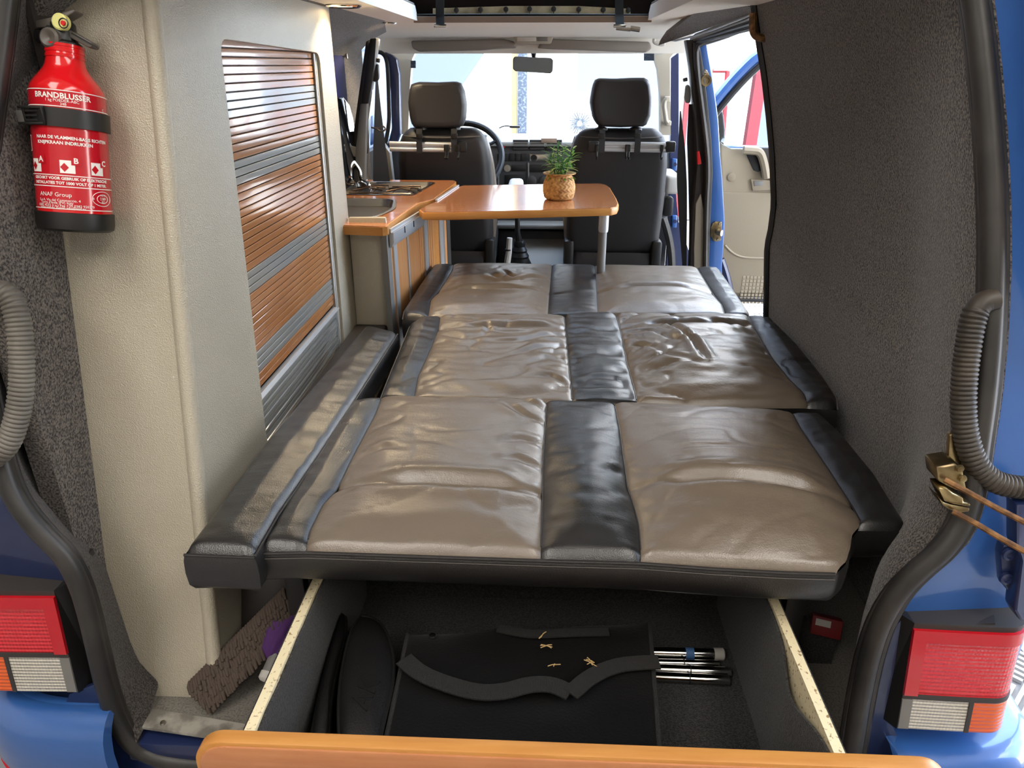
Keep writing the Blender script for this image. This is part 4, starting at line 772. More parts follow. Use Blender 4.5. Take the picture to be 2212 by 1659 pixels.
# ================================================================== PLANT
pc = P(1207, 436, z=tz); pc.y += .055; pc.x = P(1207, 425, y=pc.y).x; pc.z = tz + .001
pl = thing('potted_plant', 'small green potted plant in a woven seagrass basket on the table', 'plant', pc)
pp = [(.030, 0), (.048, .002), (.056, .008), (.0605, .025), (.062, .045), (.060, .062), (.055, .076), (.049, .086), (.049, .096)]
NT = 88; rr2 = resample([V((r, h, 0)) for r, h in pp], 44); R = []
for i, q in enumerate(rr2):
    R.append([])
    for j in range(NT):
        a = 2 * math.pi * j / NT; w_ = .0022 * math.sin(22 * a + (math.pi / 2) * (i % 4) * (1 if (i // 4) % 2 else -1)) * (1 if 3 < i < 42 else 0) + .0010 * math.sin(i * math.pi / 1.0 + .5)
        r = q.x + w_; R[-1].append(pc + V((r * math.cos(a), r * math.sin(a), q.y)))
obj('basket', MB().rings(R), M['wicker'], pl, 70)
obj('rim', MB().lathe([(.048, .093), (.060, .0965), (.064, .0985), (.064, .101), (.058, .101), (.047, .097)], pc, n=40), M['wicker'], pl); obj('soil', MB().lathe([(.048, .094), (0, .098)], pc, n=24), M['soil'], pl)
def leafmesh(m, L, W, bend):
    mb = MB(); R = []
    for i in range(8):
        t = i / 7; wv = W * math.sin(math.pi * min(1, t * .92 + .06)) ** .8 * .5; a = bend * t
        p = V((0, L * (math.sin(a) / max(bend, 1e-3)), L * ((1 - 0 * a) * (t if bend < 1e-3 else 0) + (math.sin(bend) - math.sin(bend - a)) / bend * .0 + (1 - math.cos(0)) + t * math.cos(a * .9))))
        R.append((p + V((-wv, 0, 0)), p + V((0, .18 * wv, -.18 * wv)), p + V((wv, 0, 0))))
    vs_ = [q for r in R for q in r]; mb.add(vs_, [(i * 3 + k, i * 3 + k + 1, i * 3 + k + 4, i * 3 + k + 3) for i in range(7) for k in (0, 1)]); return mesh_of('leaf', mb, m, 60)
LM = [leafmesh(M[m], L, W, b) for m, L, W, b in (('leafa', .050, .0095, .7), ('leafb', .046, .0085, .9), ('leafc', .052, .010, .6), ('leafb', .040, .009, .4), ('leafa', .055, .008, 1.1))]
stems = []
for k in range(9):
    a = 2.4 * k + .3; rad = .012 + .005 * (k % 3); b0 = pc + V((rad * math.cos(a), rad * math.sin(a), .092)); sp = .022 + .038 * ((k * 37 % 9) / 9); hgt = .035 + .095 * ((k * 23 % 9) / 9) * (1 - .25 * sp / .06)
    b1 = pc + V((sp * 1.15 * math.cos(a), sp * math.sin(a), .10 + hgt)); stems.append((b0, b1)); obj('stem', MB().tube([b0, b0.lerp(b1, .5) + V((0, 0, .006)), b1], .0022, 6), M['leafc'], pl)
rnd = random.Random(3)
for b0, b1 in stems:
    d = (b1 - b0)
    for k in range(15):
        t = .25 + .75 * k / 14; base = b0 + d * t; az = k * 2.4 + rnd.uniform(-.3, .3); tilt = lerp(1.25, .25, t) + rnd.uniform(-.15, .2)
        o = put('leaf', rnd.choice(LM), pl, base); o.rotation_euler = (Matrix.Rotation(az, 3, 'Z') @ Matrix.Rotation(-tilt, 3, 'X')).to_euler(); s = rnd.uniform(.7, 1.05); o.scale = (s, s, s)
for k in range(16):
    a = k * .393; o = put('leaf', LM[(k * 3) % 5], pl, pc + V((.02 * math.cos(a), .02 * math.sin(a), .098))); o.rotation_euler = (Matrix.Rotation(a - 1.57, 3, 'Z') @ Matrix.Rotation(-1.15, 3, 'X')).to_euler(); o.scale = (.85,) * 3
# ================================================================== BED
BZ = .45
def B2(pts, z=BZ): return [P(a, b, z=z) for a, b in pts]
def panel(name, Lp, Rp, m, parent, e='ssss', puff=.010, wr=.003, seed=0, creases=(), nu=46, nv=60, z=BZ, rr=.028, seamw=.010, seamd=.009, arc=0.0, folds=()):
    """leather panel between two edge curves (far -> near); e = edge types left,right,far,near: s seam, o outer roll"""
    L = resample(Lp, nv); R = resample(Rp, nv); mb = MB()
    def drop(d, k):
        if k == 's': return seamd * math.exp(-d / seamw)
        if d >= rr: return 0
        t = 1 - d / rr; return rr * (1 - math.sqrt(max(0, 1 - t * t)))
    FD = [([P(a, b, z=z) for a, b in f], dep, fw) for f, dep, fw in folds]; vs_ = []
    for j in range(nv + 1):
        v = j / nv
        for i in range(nu + 1):
            u = i / nu; u = .5 - .5 * math.cos(math.pi * u) if nu > 20 else u; u = lerp(i / nu, u, .55)
            p = L[j].lerp(R[j], u); w_ = (R[j] - L[j]).length; ln = ((L[-1] - L[0]).length + (R[-1] - R[0]).length) / 2
            D = (u * w_, (1 - u) * w_, v * ln, (1 - v) * ln)
            dz = -sum(drop(d, k) for d, k in zip(D, e)); md = min(D); f = sstep(0, .09, md)
            dz += puff * f + arc * math.sin(math.pi * v ** 1.6) * math.sin(math.pi * u)
            q = V((p.x, p.y, seed * 3.7))
            nz = noise.noise(V((q.x * 7, q.y * 15, q.z))) * .8 + .5 * noise.noise(V((q.x * 16 + 4 * q.y, q.y * 30, q.z + 5)))
            near = math.exp(-min(D[0], D[1]) / .05); nz += 1.3 * near * noise.noise(V((q.x * 6, q.y * 48 + q.x * 20 * (1 if D[0] < D[1] else -1), q.z + 9)))
            rg = abs(noise.noise(V((q.x * 5 + 2 * q.y, q.y * 11 - 3 * q.x, q.z + 2)))); nz -= 1.2 * math.exp(-rg / .05) * .8
            dz += wr * nz * (sstep(0, .02, md) if 'o' in e else sstep(0, .012, md))
            for vc, u0, u1, dep in creases:
                inn = sstep(u0 - .10, u0 + .06, u) * (1 - sstep(u1 - .06, u1 + .10, u)); dv = (v - vc) * ln
                dz -= dep * (.30 + .70 * inn) * math.exp(-(dv / (.010 + .008 * inn)) ** 2) ; dz += dep * .35 * inn * math.exp(-((abs(dv) - .035) / .022) ** 2)
            for fp, dep, fw in FD:
                best = 9.0; tt_ = 0
                for k_ in range(len(fp) - 1):
                    a_, b_ = fp[k_], fp[k_ + 1]; ab = b_ - a_; t_ = max(0, min(1, (p - a_).dot(ab) / ab.length_squared)); dd = (a_ + ab * t_ - p).length
                    if dd < best: best = dd; tt_ = (k_ + t_) / (len(fp) - 1)
                if best < .06: dz += (math.sin(math.pi * (.08 + .84 * tt_))) * dep * (-math.exp(-(best / fw) ** 2) + .55 * math.exp(-((best - 2.4 * fw) / (1.3 * fw)) ** 2))
            vs_.append(V((p.x, p.y, z + dz)))
    W = nu + 1; mb.add(vs_, [(j * W + i, j * W + i + 1, (j + 1) * W + i + 1, (j + 1) * W + i) for j in range(nv) for i in range(nu)])
    return obj(name, mb, m, parent, 80)
def skirt(outline, ztop, zbot, m, parent, bulge=.004, name='side_band'):
    O = [V((p.x, p.y, 0)) for p in outline]; c = sum(O, V((0, 0, 0))) / len(O); k = len(O); R = []
    nrm_ = []
    for i in range(k):
        t = (O[(i + 1) % k] - O[i - 1]).normalized(); n = V((t.y, -t.x, 0)); n = n if n.dot(O[i] - c) > 0 else -n; nrm_.append(n)
    for f, off in ((0, 0), (.15, bulge * .7), (.5, bulge), (.85, bulge * .5), (1, -.006)):
        R.append([O[i] + nrm_[i] * off + V((0, 0, lerp(ztop, zbot, f))) for i in range(k)])
    R.append([c + (p - c) * .9 + V((0, 0, zbot - .004)) for p in O]); return obj(name, MB().rings(R, caps=False).add(R[-1], [tuple(range(k))]), m, parent, 60)
def piping(pts, parent, z, m='piping', r=.003, name='piping'): return obj(name, MB().tube([V((p.x, p.y, z)) for p in pts], r, 6), M[m], parent)
# --- module nearest the tailgate
m3 = thing('bed_cushion', 'wide leather bed cushion over the open drawer, with a notched corner', 'cushion', (0, 1.3, .37))
L3 = B2([(752, 862), (728, 892), (640, 1030), (552, 1178)]); S1 = B2([(826, 848), (810, 889), (760, 983), (727, 1051), (698, 1080), (669, 1138), (660, 1176)])
S2 = B2([(1180, 857), (1176, 930), (1172, 1000), (1172, 1060), (1168, 1193)]); S3 = B2([(1327, 861), (1339, 922), (1356, 1048), (1368, 1080), (1380, 1125), (1386, 1199)])
S4 = B2([(1710, 881), (1730, 918), (1791, 1007), (1844, 1088), (1860, 1117), (1858, 1129)]); S4g = S4 + B2([(1843, 1146), (1839, 1174), (1830, 1204), (1808, 1222)])
R3 = B2([(1775, 887), (1823, 932), (1893, 1015), (1961, 1122), (1957, 1131)])
panel('dark_bolster', L3, S1, M['lblack'], m3, 'osoo', .010, .0022, 1, nu=24, rr=.022)
panel('taupe_panel', S1, S2, M['lgray'], m3, 'ssoo', .012, .0030, 2, [(.70, .28, .84, .020)], rr=.020, nu=80, nv=80, arc=.012, folds=[([(1178, 880), (1140, 868), (1110, 860)], .007, .009), ([(1176, 910), (1130, 900), (1090, 880)], .007, .009), ([(1174, 960), (1130, 955), (1080, 968)], .006, .010), ([(1172, 1010), (1120, 1000), (1070, 1008)], .006, .009), ([(790, 985), (830, 978), (870, 982)], .006, .009)])
panel('dark_centre', S2, S3, M['lblack'], m3, 'ssoo', .008, .0042, 3, nu=26, rr=.020, arc=.020)
panel('taupe_panel', S3, S4g, M['lgray'], m3, 'ssoo', .012, .0026, 4, [(.655, .22, .80, .020)], rr=.020, nu=80, nv=80, arc=.034, folds=[([(1400, 1040), (1550, 1044), (1780, 1056)], .003, .006), ([(1450, 996), (1540, 994), (1620, 998)], .003, .007)])
panel('dark_bolster', S4, R3, M['lblack'], m3, 'sooo', .010, .0022, 5, nu=24, rr=.022)
near3 = [L3[-1], S1[-1], S2[-1], S3[-1]] + B2([(1547, 1211), (1700, 1219)]) + [S4g[-1]]
out3 = resample(L3, 14) + resample(near3, 16)[1:] + list(reversed(resample(S4g[5:], 8)))[1:] + [S4[-1]] + [R3[-1]] + list(reversed(resample(R3, 14)))[1:]
out3 = [p for i, p in enumerate(out3) if (p - out3[i - 1]).length > .003]
sk3 = skirt(out3, BZ - .018, .372, M['lblack'], m3)
piping([p + V((0, -.001, 0)) for p in near3] , m3, BZ - .017); obj('stitching', MB().tube([V((p.x, p.y - .004, BZ - .026)) for p in near3], .0007, 5), M['thread'], sk3)
piping(L3, m3, BZ - .017, r=.002); piping(R3, m3, BZ - .015, r=.0012, m='thread')
# --- middle module
m2 = thing('bed_cushion', 'wrinkled leather bed cushion between the other two', 'cushion', (.1, 1.95, .37))
L2 = B2([(905, 683), (884, 696), (842, 796), (818, 856)]); T1 = B2([(951, 676), (946, 709), (930, 748), (903, 807), (893, 862)]); T2 = B2([(1219, 674), (1222, 712), (1229, 793), (1237, 866)]); T3 = B2([(1330, 672), (1342, 716), (1355, 780), (1369, 829), (1378, 868)])
T4 = B2([(1613, 674), (1629, 700), (1667, 766), (1708, 816), (1737, 843), (1746, 868)]); R2 = B2([(1668, 684), (1726, 739), (1785, 811), (1810, 850), (1812, 872)])
panel('dark_bolster', L2, T1, M['lblack'], m2, 'osoo', .010, .0030, 6, nu=24, rr=.022)
panel('taupe_panel', T1, T2, M['lgray'], m2, 'ssoo', .010, .0058, 7, [(.22, .30, .86, .016)], rr=.018, nu=80, nv=80, folds=[([(1222, 720), (1180, 728), (1120, 742), (1060, 744)], .007, .010), ([(1224, 745), (1170, 755), (1110, 770)], .007, .009), ([(1228, 780), (1180, 778), (1130, 796)], .006, .009), ([(950, 720), (1000, 735), (1060, 730)], .005, .010), ([(1232, 830), (1190, 815), (1140, 820)], .006, .009), ([(1050, 700), (1056, 716), (1046, 730)], .005, .007)])
panel('dark_centre', T2, T3, M['lblack'], m2, 'ssoo', .008, .0068, 8, nu=28, rr=.018)
panel('taupe_panel', T3, T4, M['lgray'], m2, 'ssoo', .010, .0076, 9, [(.21, .26, .90, .018)], rr=.018, nu=80, nv=80, arc=.024, folds=[([(1436, 706), (1470, 728), (1492, 752), (1505, 775), (1524, 797)], .016, .008), ([(1346, 716), (1400, 722), (1450, 742), (1490, 762)], .008, .010), ([(1352, 740), (1400, 755), (1450, 790)], .007, .010), ([(1362, 790), (1430, 782), (1520, 806)], .006, .010), ([(1480, 690), (1540, 700), (1600, 720)], .006, .009)])
panel('dark_bolster', T4, R2, M['lblack'], m2, 'sooo', .010, .0040, 10, nu=24, rr=.024)
near2 = [L2[-1], T1[-1], T2[-1], T3[-1], T4[-1], R2[-1]]; far2 = [R2[0], T4[0], T3[0], T2[0], T1[0], L2[0]]
skirt(resample(L2, 12) + resample(near2, 14)[1:] + list(reversed(resample(R2, 12)))[1:] + resample(far2, 10)[1:-1], BZ - .018, .36, M['lblack'], m2); piping(L2, m2, BZ - .016, r=.002, m='thread'); piping(R2, m2, BZ - .015, r=.002, m='thread')
# --- module nearest the table
m1 = thing('bed_cushion', 'smooth leather bed cushion beside the kitchen unit, under the table edge', 'cushion', (.1, 2.6, .37))
L1 = B2([(936, 568), (905, 612), (872, 664), (869, 680)]); U1 = B2([(980, 566), (976, 581), (948, 626), (930, 644), (924, 682)]); U2 = B2([(1193, 567), (1187, 635), (1183, 682)]); U3 = B2([(1285, 569), (1290, 635), (1292, 680)])
U4 = B2([(1505, 573), (1543, 635), (1559, 653), (1567, 678)]); R1 = B2([(1553, 575), (1573, 603), (1617, 667), (1621, 680)])
panel('dark_bolster', L1, U1, M['lblack'], m1, 'osoo', .010, .0018, 11, nu=24, rr=.022)
panel('taupe_panel', U1, U2, M['lgray'], m1, 'ssoo', .014, .0038, 12, [(.60, .22, .68, .022)], rr=.020, nu=70, folds=[([(1060, 600), (1080, 606), (1092, 600)], .012, .012), ([(1085, 590), (1105, 606), (1120, 600)], .010, .010), ([(1188, 600), (1150, 604), (1120, 612)], .006, .010)])
panel('dark_centre', U2, U3, M['lblack'], m1, 'ssoo', .008, .0026, 13, nu=26, rr=.020)
panel('taupe_panel', U3, U4, M['lgray'], m1, 'ssoo', .014, .0022, 14, [(.60, .26, .74, .022)], rr=.020, arc=.010)
panel('dark_bolster', U4, R1, M['lblack'], m1, 'sooo', .010, .0018, 15, nu=24, rr=.022)
near1 = [L1[-1], U1[-1], U2[-1], U3[-1], U4[-1], R1[-1]]; far1 = [R1[0], U4[0], U3[0], U2[0], U1[0], L1[0]]
skirt(resample(L1, 12) + resample(near1, 14)[1:] + list(reversed(resample(R1, 12)))[1:] + resample(far1, 10)[1:-1], BZ - .018, .36, M['lblack'], m1); piping(L1, m1, BZ - .016, r=.002, m='thread'); piping(R1, m1, BZ - .015, r=.002, m='thread')
for par, lines in ((m3, (S1, S2, S3, S4)), (m2, (T1, T2, T3, T4)), (m1, (U1, U2, U3, U4))):
    for s in lines: obj('seam', MB().tube([V((p.x, p.y, BZ - .0085)) for p in resample(s, 24)[1:-1]], .0016, 5), M['piping'], par)
# --- long cushion along the cabinet
lc = thing('side_cushion', 'long narrow black leather cushion between the cabinet and the bed', 'cushion', (-.53, 1.5, .33))
LZ = .462; La = [P(a, b, z=LZ) for a, b in [(394, 1184), (470, 1085), (570, 950), (690, 812), (790, 698)]]; Lb = [P(a, b, z=LZ) for a, b in [(548, 1190), (600, 1100), (680, 985), (770, 850), (858, 714)]]
La.reverse(); Lb.reverse(); panel('top_panel', La, Lb, M['lblack'], lc, 'oooo', .010, .0024, 20, nu=26, nv=110, z=LZ, rr=.020)
lo3 = resample(La, 24) + resample([La[-1], Lb[-1]], 4)[1:] + list(reversed(resample(Lb, 24)))[1:] + resample([Lb[0], La[0]], 4)[1:-1]
skirt(lo3, LZ - .016, .375, M['lblack'], lc); piping(Lb, lc, LZ - .012, r=.002); piping([La[-1], Lb[-1]], lc, LZ - .014, r=.0025)
arch = struct('wheel_arch', MB().prism([(-.655, 1.16, 0), (-.655, 2.34, 0), (-.655, 2.34, .37), (-.655, 1.30, .37)], (.115, 0, 0), r=.01), M['darkp'])
obj('raw_foam', MB().slab(lambda u, v: V((-.452 + .004, lerp(1.72, 1.98, u), lerp(.372, .43 - .02 * (1 - u), v))), 8, 4, (.002, 0, 0)), mat('worn_foam', (150, 112, 62), .9, mix=((60, 48, 38), 14, .45, .6, None)), lc)
# bed frame
bf = thing('bed_stand', 'black steel posts and platform carrying the bed cushions', 'bed base', (.05, 1.2, 0))
for px in (650, 1712):
    a = P(px, 1300, y=1.16); obj('post', MB().bx(a.x - .02, a.x + .02, 1.14, 1.17, 0, .375, r=.003), M['blackmetal'], bf)
obj('rear_rail', MB().bx(-.47, .60, 1.13, 1.16, .345, .372, r=.003), M['blackmetal'], bf); obj('platform', MB().bx(-.46, .68, 1.17, 2.80, .335, .358, r=.003), M['blackmetal'], bf)
for x in (-.44, .64): obj('side_rail', MB().bx(x - .015, x + .015, 1.17, 2.8, .29, .335), M['blackmetal'], bf)
for x in (-.42, .62): obj('post', MB().bx(x - .02, x + .02, 2.74, 2.78, 0, .34, r=.003), M['blackmetal'], bf)
# ================================================================== DRAWER
dr = thing('drawer', 'carpet lined pull-out drawer with cherry front and chipboard sides', 'drawer', (0, .9, 0))
dz = .30; yb_ = 1.34
for s, x0_, x1_ in ((-1, -.430, -.414), (1, .430, .446)):
    bd = MB().bx(x0_, x1_, .724, yb_, .03, dz); bo = obj('side_board', bd, M['chip'], dr)
    xi = x1_ if s < 0 else x0_
    def liner(u, v): y = lerp(.726, yb_, u); sag = (.012 * math.exp(-((y - .86) / .07) ** 2) if s > 0 else 0); return V((xi - s * (.005 + sag), y, lerp(.03, dz - .006 - (.03 * math.exp(-((y - .86) / .07) ** 2) if s > 0 else .004 * noise.noise(V((y * 20, 0, 0)))), v)))
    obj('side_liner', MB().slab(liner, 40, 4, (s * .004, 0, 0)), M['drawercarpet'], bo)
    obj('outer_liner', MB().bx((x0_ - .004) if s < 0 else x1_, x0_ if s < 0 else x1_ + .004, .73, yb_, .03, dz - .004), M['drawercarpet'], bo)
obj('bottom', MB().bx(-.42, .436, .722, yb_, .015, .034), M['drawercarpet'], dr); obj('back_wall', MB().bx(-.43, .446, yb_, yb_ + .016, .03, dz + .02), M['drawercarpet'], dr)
fl, frr = P(405, 1610, z=dz + .012), P(2062, 1652, z=dz + .012)
fb = [V((fl.x, fl.y, z_)) for z_ in (-.02,)]
def dfront(y0, y1, grow, m, name):
    W_ = frr.x - fl.x; cx = (fl.x + frr.x) / 2; pts = [V((cx + a, y0, .15 + b)) for a, b in rrect(W_ + grow * 2, .324 + grow * 2, .045, 8)]
    o = obj(name, MB().prism(pts, (0, y1 - y0, 0), r=.004), m, dr); return o
dfront(.700, .724, 0, M['edge'], 'front_edge_band'); dfront(.697, .71, -.006, M['wood'], 'front_panel')
# ================================================================== THINGS IN THE DRAWER
def softbox(top, zt_, zb_, m, name, parent, shrink=.0, sag=.012, seed=0, n=14):
    """soft bag: four top corners (far-left, far-right, near-right, near-left)"""
    a, b, c, d = [V((p.x, p.y, 0)) for p in top]; mb = MB()
    def f(u, v):
        p = a.lerp(b, u).lerp(d.lerp(c, u), v); e = min(u, 1 - u, v, 1 - v); return V((p.x, p.y, zt_ - sag * math.sin(math.pi * u) * math.sin(math.pi * v) - .012 * math.exp(-e / .03) + .007 * noise.noise(V((u * 4, v * 4, seed)))))
    mb.grid(f, 2 * n, n)
    ring = [f(i / (2 * n), 0) for i in range(2 * n + 1)] + [f(1, j / n) for j in range(1, n + 1)] + [f(1 - i / (2 * n), 1) for i in range(1, 2 * n + 1)] + [f(0, 1 - j / n) for j in range(1, n)]
    ct = sum(ring, V((0, 0, 0))) / len(ring); R = [ring]
    for t, o in ((.15, .006), (.5, .014), (.85, .008), (1, -.01)):
        R.append([V((p.x, p.y, lerp(p.z, zb_, t))) + V((p.x - ct.x, p.y - ct.y, 0)).normalized() * (o + .004 * noise.noise(V((p.x * 9, p.y * 9, t * 3)))) for p in ring])
    mb.rings(R, caps=False); mb.add(R[-1], [tuple(range(len(ring)))]); return obj(name, mb, m, parent, 60), f
bg_ = thing('tool_bag', 'soft black felt bag with grey webbing handles in the drawer', 'bag', (.0, .95, .035))
bz = .20; tp = [P(a, b, z=bz) for a, b in [(880, 1362), (1404, 1335), (1428, 1640), (822, 1640)]]
tp[2].y = max(tp[2].y, .745); tp[3].y = max(tp[3].y, .745)
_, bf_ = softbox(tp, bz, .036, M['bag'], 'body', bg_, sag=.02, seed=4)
for (c0_, c1_x) in ((0, 3), (1, 2)): obj('edge_binding', MB().tube([bf_(0 if c0_ == 0 else 1, t) + V((0, 0, .001)) for t in [k / 14 for k in range(15)]], .0045, 8), M['strap'], bg_)
def webbing(pts, w_, parent, z=bz, name='webbing_handle', lift=.006):
    c = smooth_path([P(a, b, z=z) for a, b in pts], 40); S = []
    for i, p in enumerate(c):
        t = (c[min(40, i + 1)] - c[max(0, i - 1)]).normalized(); n = V((-t.y, t.x, 0)); zz = z - .006 + lift; S.append((p + n * w_ / 2, p - n * w_ / 2))
    return obj(name, MB().slab(lambda u, v: (S[int(round(v * 40))][0].lerp(S[int(round(v * 40))][1], u)), 2, 40, (0, 0, .003)), M['strap'], parent)
webbing([(872, 1425), (905, 1455), (960, 1478), (1030, 1498), (1090, 1496), (1140, 1480), (1190, 1478), (1232, 1498)], .034, bg_, z=.203); webbing([(1232, 1500), (1275, 1462), (1330, 1438), (1390, 1432), (1424, 1432)], .032, bg_, z=.204)
webbing([(1075, 1358), (1110, 1366), (1150, 1372), (1230, 1368), (1315, 1366)], .02, bg_, z=.202)
obj('press_stud', MB().lathe([(.007, 0), (.006, .003), (0, .004)], P(934, 1374, z=.203), n=14), M['steel'], bg_)
rnd = random.Random(5)
for k, (a, b) in enumerate(((1172, 1372), (1180, 1396), (1197, 1437), (1275, 1428), (1276, 1433))):
    mb = MB(); p = P(a, b, z=.208)
    for q in range(3): d = V((rnd.uniform(-.012, .012), rnd.uniform(-.008, .008), .002)); mb.tube([p - d, p + d * .3 + V((0, 0, .002)), p + d], .0009, 5)
    tag(obj('dry_stalk', mb, M['litter']), ('dry straw bit lying on the short back webbing of the bag', 'dry straw bit just off the short back webbing', 'dry straw bit alone midway between the two webbing handles', 'upper one of two crossed straw bits by the handle bend', 'lower one of two crossed straw bits by the handle bend')[k], 'straw', 'straw bits on the bag')
def pouch(name, label, pts, z, th, cat, seedp, text=None):
    t = thing(name, label, cat, (0, 0, 0)); O = [P(a, b, z=z) for a, b in pts]; O = smooth_path(O + [O[0]], 48)[:-1]; c = sum(O, V((0, 0, 0))) / len(O); t.location = V((c.x, c.y, z - th)); R = []
    for s, dz_ in ((.90, -th), (1.0, -th + .006), (1.02, -th * .5), (1.0, -.008), (.95, -.001), (.86, .004), (.6, .010), (.3, .012)): R.append([c + V(((p.x - c.x) * s, (p.y - c.y) * s, dz_)) for p in O])
    obj('body', MB().rings(R), M['pouch'], t, 60); obj('piping', MB().tube([c + (p - c) * 1.0 + V((0, 0, -.006)) for p in O], .0035, 6, closed=True), M['blackp'], t)
    return t, c
pz, pcn = pouch('zip_case', 'black leather zip case with embossed letters leaning beside the bag', [(780, 1325), (812, 1330), (836, 1362), (852, 1420), (846, 1490), (826, 1560), (812, 1640), (736, 1640), (730, 1560), (732, 1480), (744, 1410), (758, 1355)], .20, .16, 'case', 1)
cu = bpy.data.curves.new('txt', 'FONT'); cu.body = 'AK'; cu.size = .05; cu.extrude = .0015; cu.align_x = 'CENTER'; cu.align_y = 'CENTER'; cu.shear = .25; to_ = bpy.data.objects.new('txt', cu); COL.objects.link(to_); bpy.context.view_layer.update()
me = bpy.data.meshes.new_from_object(to_.evaluated_get(bpy.context.evaluated_depsgraph_get())); bpy.data.objects.remove(to_); bpy.data.curves.remove(cu); me.materials.clear(); me.materials.append(M['blackp']); me.name = 'embossed_letters'
ep_ = P(789, 1500, z=.212); mt = Matrix.Translation(ep_) @ Matrix.Rotation(math.radians(82), 4, 'Z')
for v in me.vertices: v.co = mt @ v.co
put('embossed_letters', me, pz)
pouch('slim_case', 'slim black zip case upright against the drawer side', [(738, 1322), (748, 1325), (745, 1372), (726, 1440), (712, 1520), (706, 1640), (664, 1640), (676, 1560), (700, 1450), (722, 1370)], .17, .13, 'case', 2)
for k, (a0_, b0_, a1_, b1_, r_, end) in enumerate(((1380, 1408, 1562, 1413, .0115, 'white'), (1380, 1430, 1553, 1434, .008, None), (1380, 1443, 1578, 1452, .0105, None), (1380, 1460, 1575, 1470, .0105, None))):
    z_ = .034 + r_; a = P(a0_, b0_, z=z_); b = P(a1_, b1_, z=z_)
    t = thing('chrome_rod', ('shiny chrome rod with white end cap and blue tape', 'thinnest chrome rod, second from the taped one', 'thick chrome rod between the thinnest rod and the last', 'chrome rod farthest from the taped one')[k], 'rod', b, 'chrome rods beside the bag')
    obj('tube', MB().cyl(a, b, r_, n=18), M['chrome'], t); d = (b - a).normalized()
    if end: obj('end_cap', MB().lathe([(r_ + .001, -.004), (r_ + .0015, 0), (r_ + .0015, .016), (r_ - .002, .019), (0, .019)], b - d * .016, d, 18), M['pinch'], t, label='white end cap'); q = a.lerp(b, .55); obj('blue_tape', MB().lathe([(r_ + .0005, 0), (r_ + .0005, .018)], q, d, 18, caps=False), M['wallb'] if 0 else mat('blue_tape', (70, 110, 160), .6), t)
    else: obj('joint_ring', MB().lathe([(r_ - .001, 0), (r_ + .0006, .001), (r_ + .0006, .003), (r_ - .001, .004)], a.lerp(b, .55), d, 16), M['blackp'], t)
# ================================================================== FLOOR THINGS LEFT OF THE DRAWER
mp = thing('dust_mop', 'brown fringed dust mop head lying beside the drawer', 'mop', P(470, 1480, z=0.0))
d0, d1_ = P(432, 1490, z=.035), P(632, 1290, z=.16)
dirv = (d1_ - d0); dl_ = dirv.normalized(); sd = V((dl_.y, -dl_.x, 0)).normalized(); upv = sd.cross(dl_).normalized()
if upv.z < 0: upv = -upv
hw_ = .030
obj('backing', MB().prism([d0 + sd * a + upv * b for a, b in ((-hw_, .012), (-hw_ * .5, .024), (hw_ * .1, .018), (hw_ * .9, -.008), (hw_ * .7, -.014), (-hw_ * .9, 0))], dirv, r=.002), mat('mop_cloth', (72, 62, 55), .9, bump=[('wavey', 40, .4, None)]), mp)
fm = MB(); rnd = random.Random(11)
for i in range(40):
    for j in range(7):
        t = (i + rnd.uniform(-.12, .12)) / 39; o = d0 + dirv * t + sd * (hw_ * (-.40 + .22 * j)) + upv * (.025 - .006 * j); tip = o + sd * (.019 + .006 * rnd.random()) + upv * (-.003 - .005 * rnd.random() - .0012 * j) - dl_ * (.010 + .004 * rnd.random())
        tip.z = max(tip.z, .004); fm.tube([o, o.lerp(tip, .5) + upv * .004, tip], [.0036, .0044, .0034], 6)
ff = obj('fringe', fm, M['mop'], mp, 80); ff['kind'] = 'stuff'
pt = thing('wrapped_pole', 'grey pole with white end cap and purple cloth beside the drawer', 'pole', P(585, 1470, z=0))
q0_, q1_ = P(575, 1468, z=.055), P(616, 1372, z=.10); q1_.y += .0
qd = (q1_ - q0_).normalized(); obj('tube', MB().cyl(q0_, q0_ + qd * .24, .015), M['greyp'], pt); obj('end_cap', MB().lathe([(0, -.006), (.012, -.004), (.0165, 0), (.0165, .014)], q0_, qd, 18), M['pinch'], pt, label='white end cap')
obj('strap_band', MB().lathe([(.016, .06), (.018, .07), (.018, .085), (.016, .09)], q0_, qd, 16), M['blackp'], pt)
cloth = MB(); cc_ = P(606, 1378, z=.10)
cloth.rings([[cc_ + qd * h + V((math.cos(a), 0, math.sin(a))) * (r * (1 + .18 * math.sin(7 * a + h * 60))) for a in [2 * math.pi * k / 36 for k in range(36)]] for h, r in ((-.045, .012), (-.035, .026), (-.01, .034), (.02, .036), (.05, .03), (.08, .015))]); obj('purple_cloth', cloth, M['purple'], pt, 80)
rb_ = thing('red_carton', 'small red carton with barcode label behind the drawer board', 'carton', P(1790, 1345, y=1.20)); c_ = P(1788, 1336, y=1.20); mrot = Matrix.Rotation(math.radians(-18), 3, 'Z') @ Matrix.Rotation(math.radians(-25), 3, 'X')
obj('box', MB().box((c_.x, c_.y, c_.z - .02), (.06, .03, .04), mrot, r=.002), mat('dull_red_card', (120, 20, 24), .6), rb_); obj('barcode_label', MB().box(V((c_.x, c_.y, c_.z - .02)) + mrot @ V((-.008, -.0155, .008)), (.03, .001, .014), mrot), M['pinch'], rb_); obj('prop', MB().bx(c_.x - .03, c_.x + .03, c_.y, c_.y + .05, 0, c_.z - .04), M['drawercarpet'], rb_)
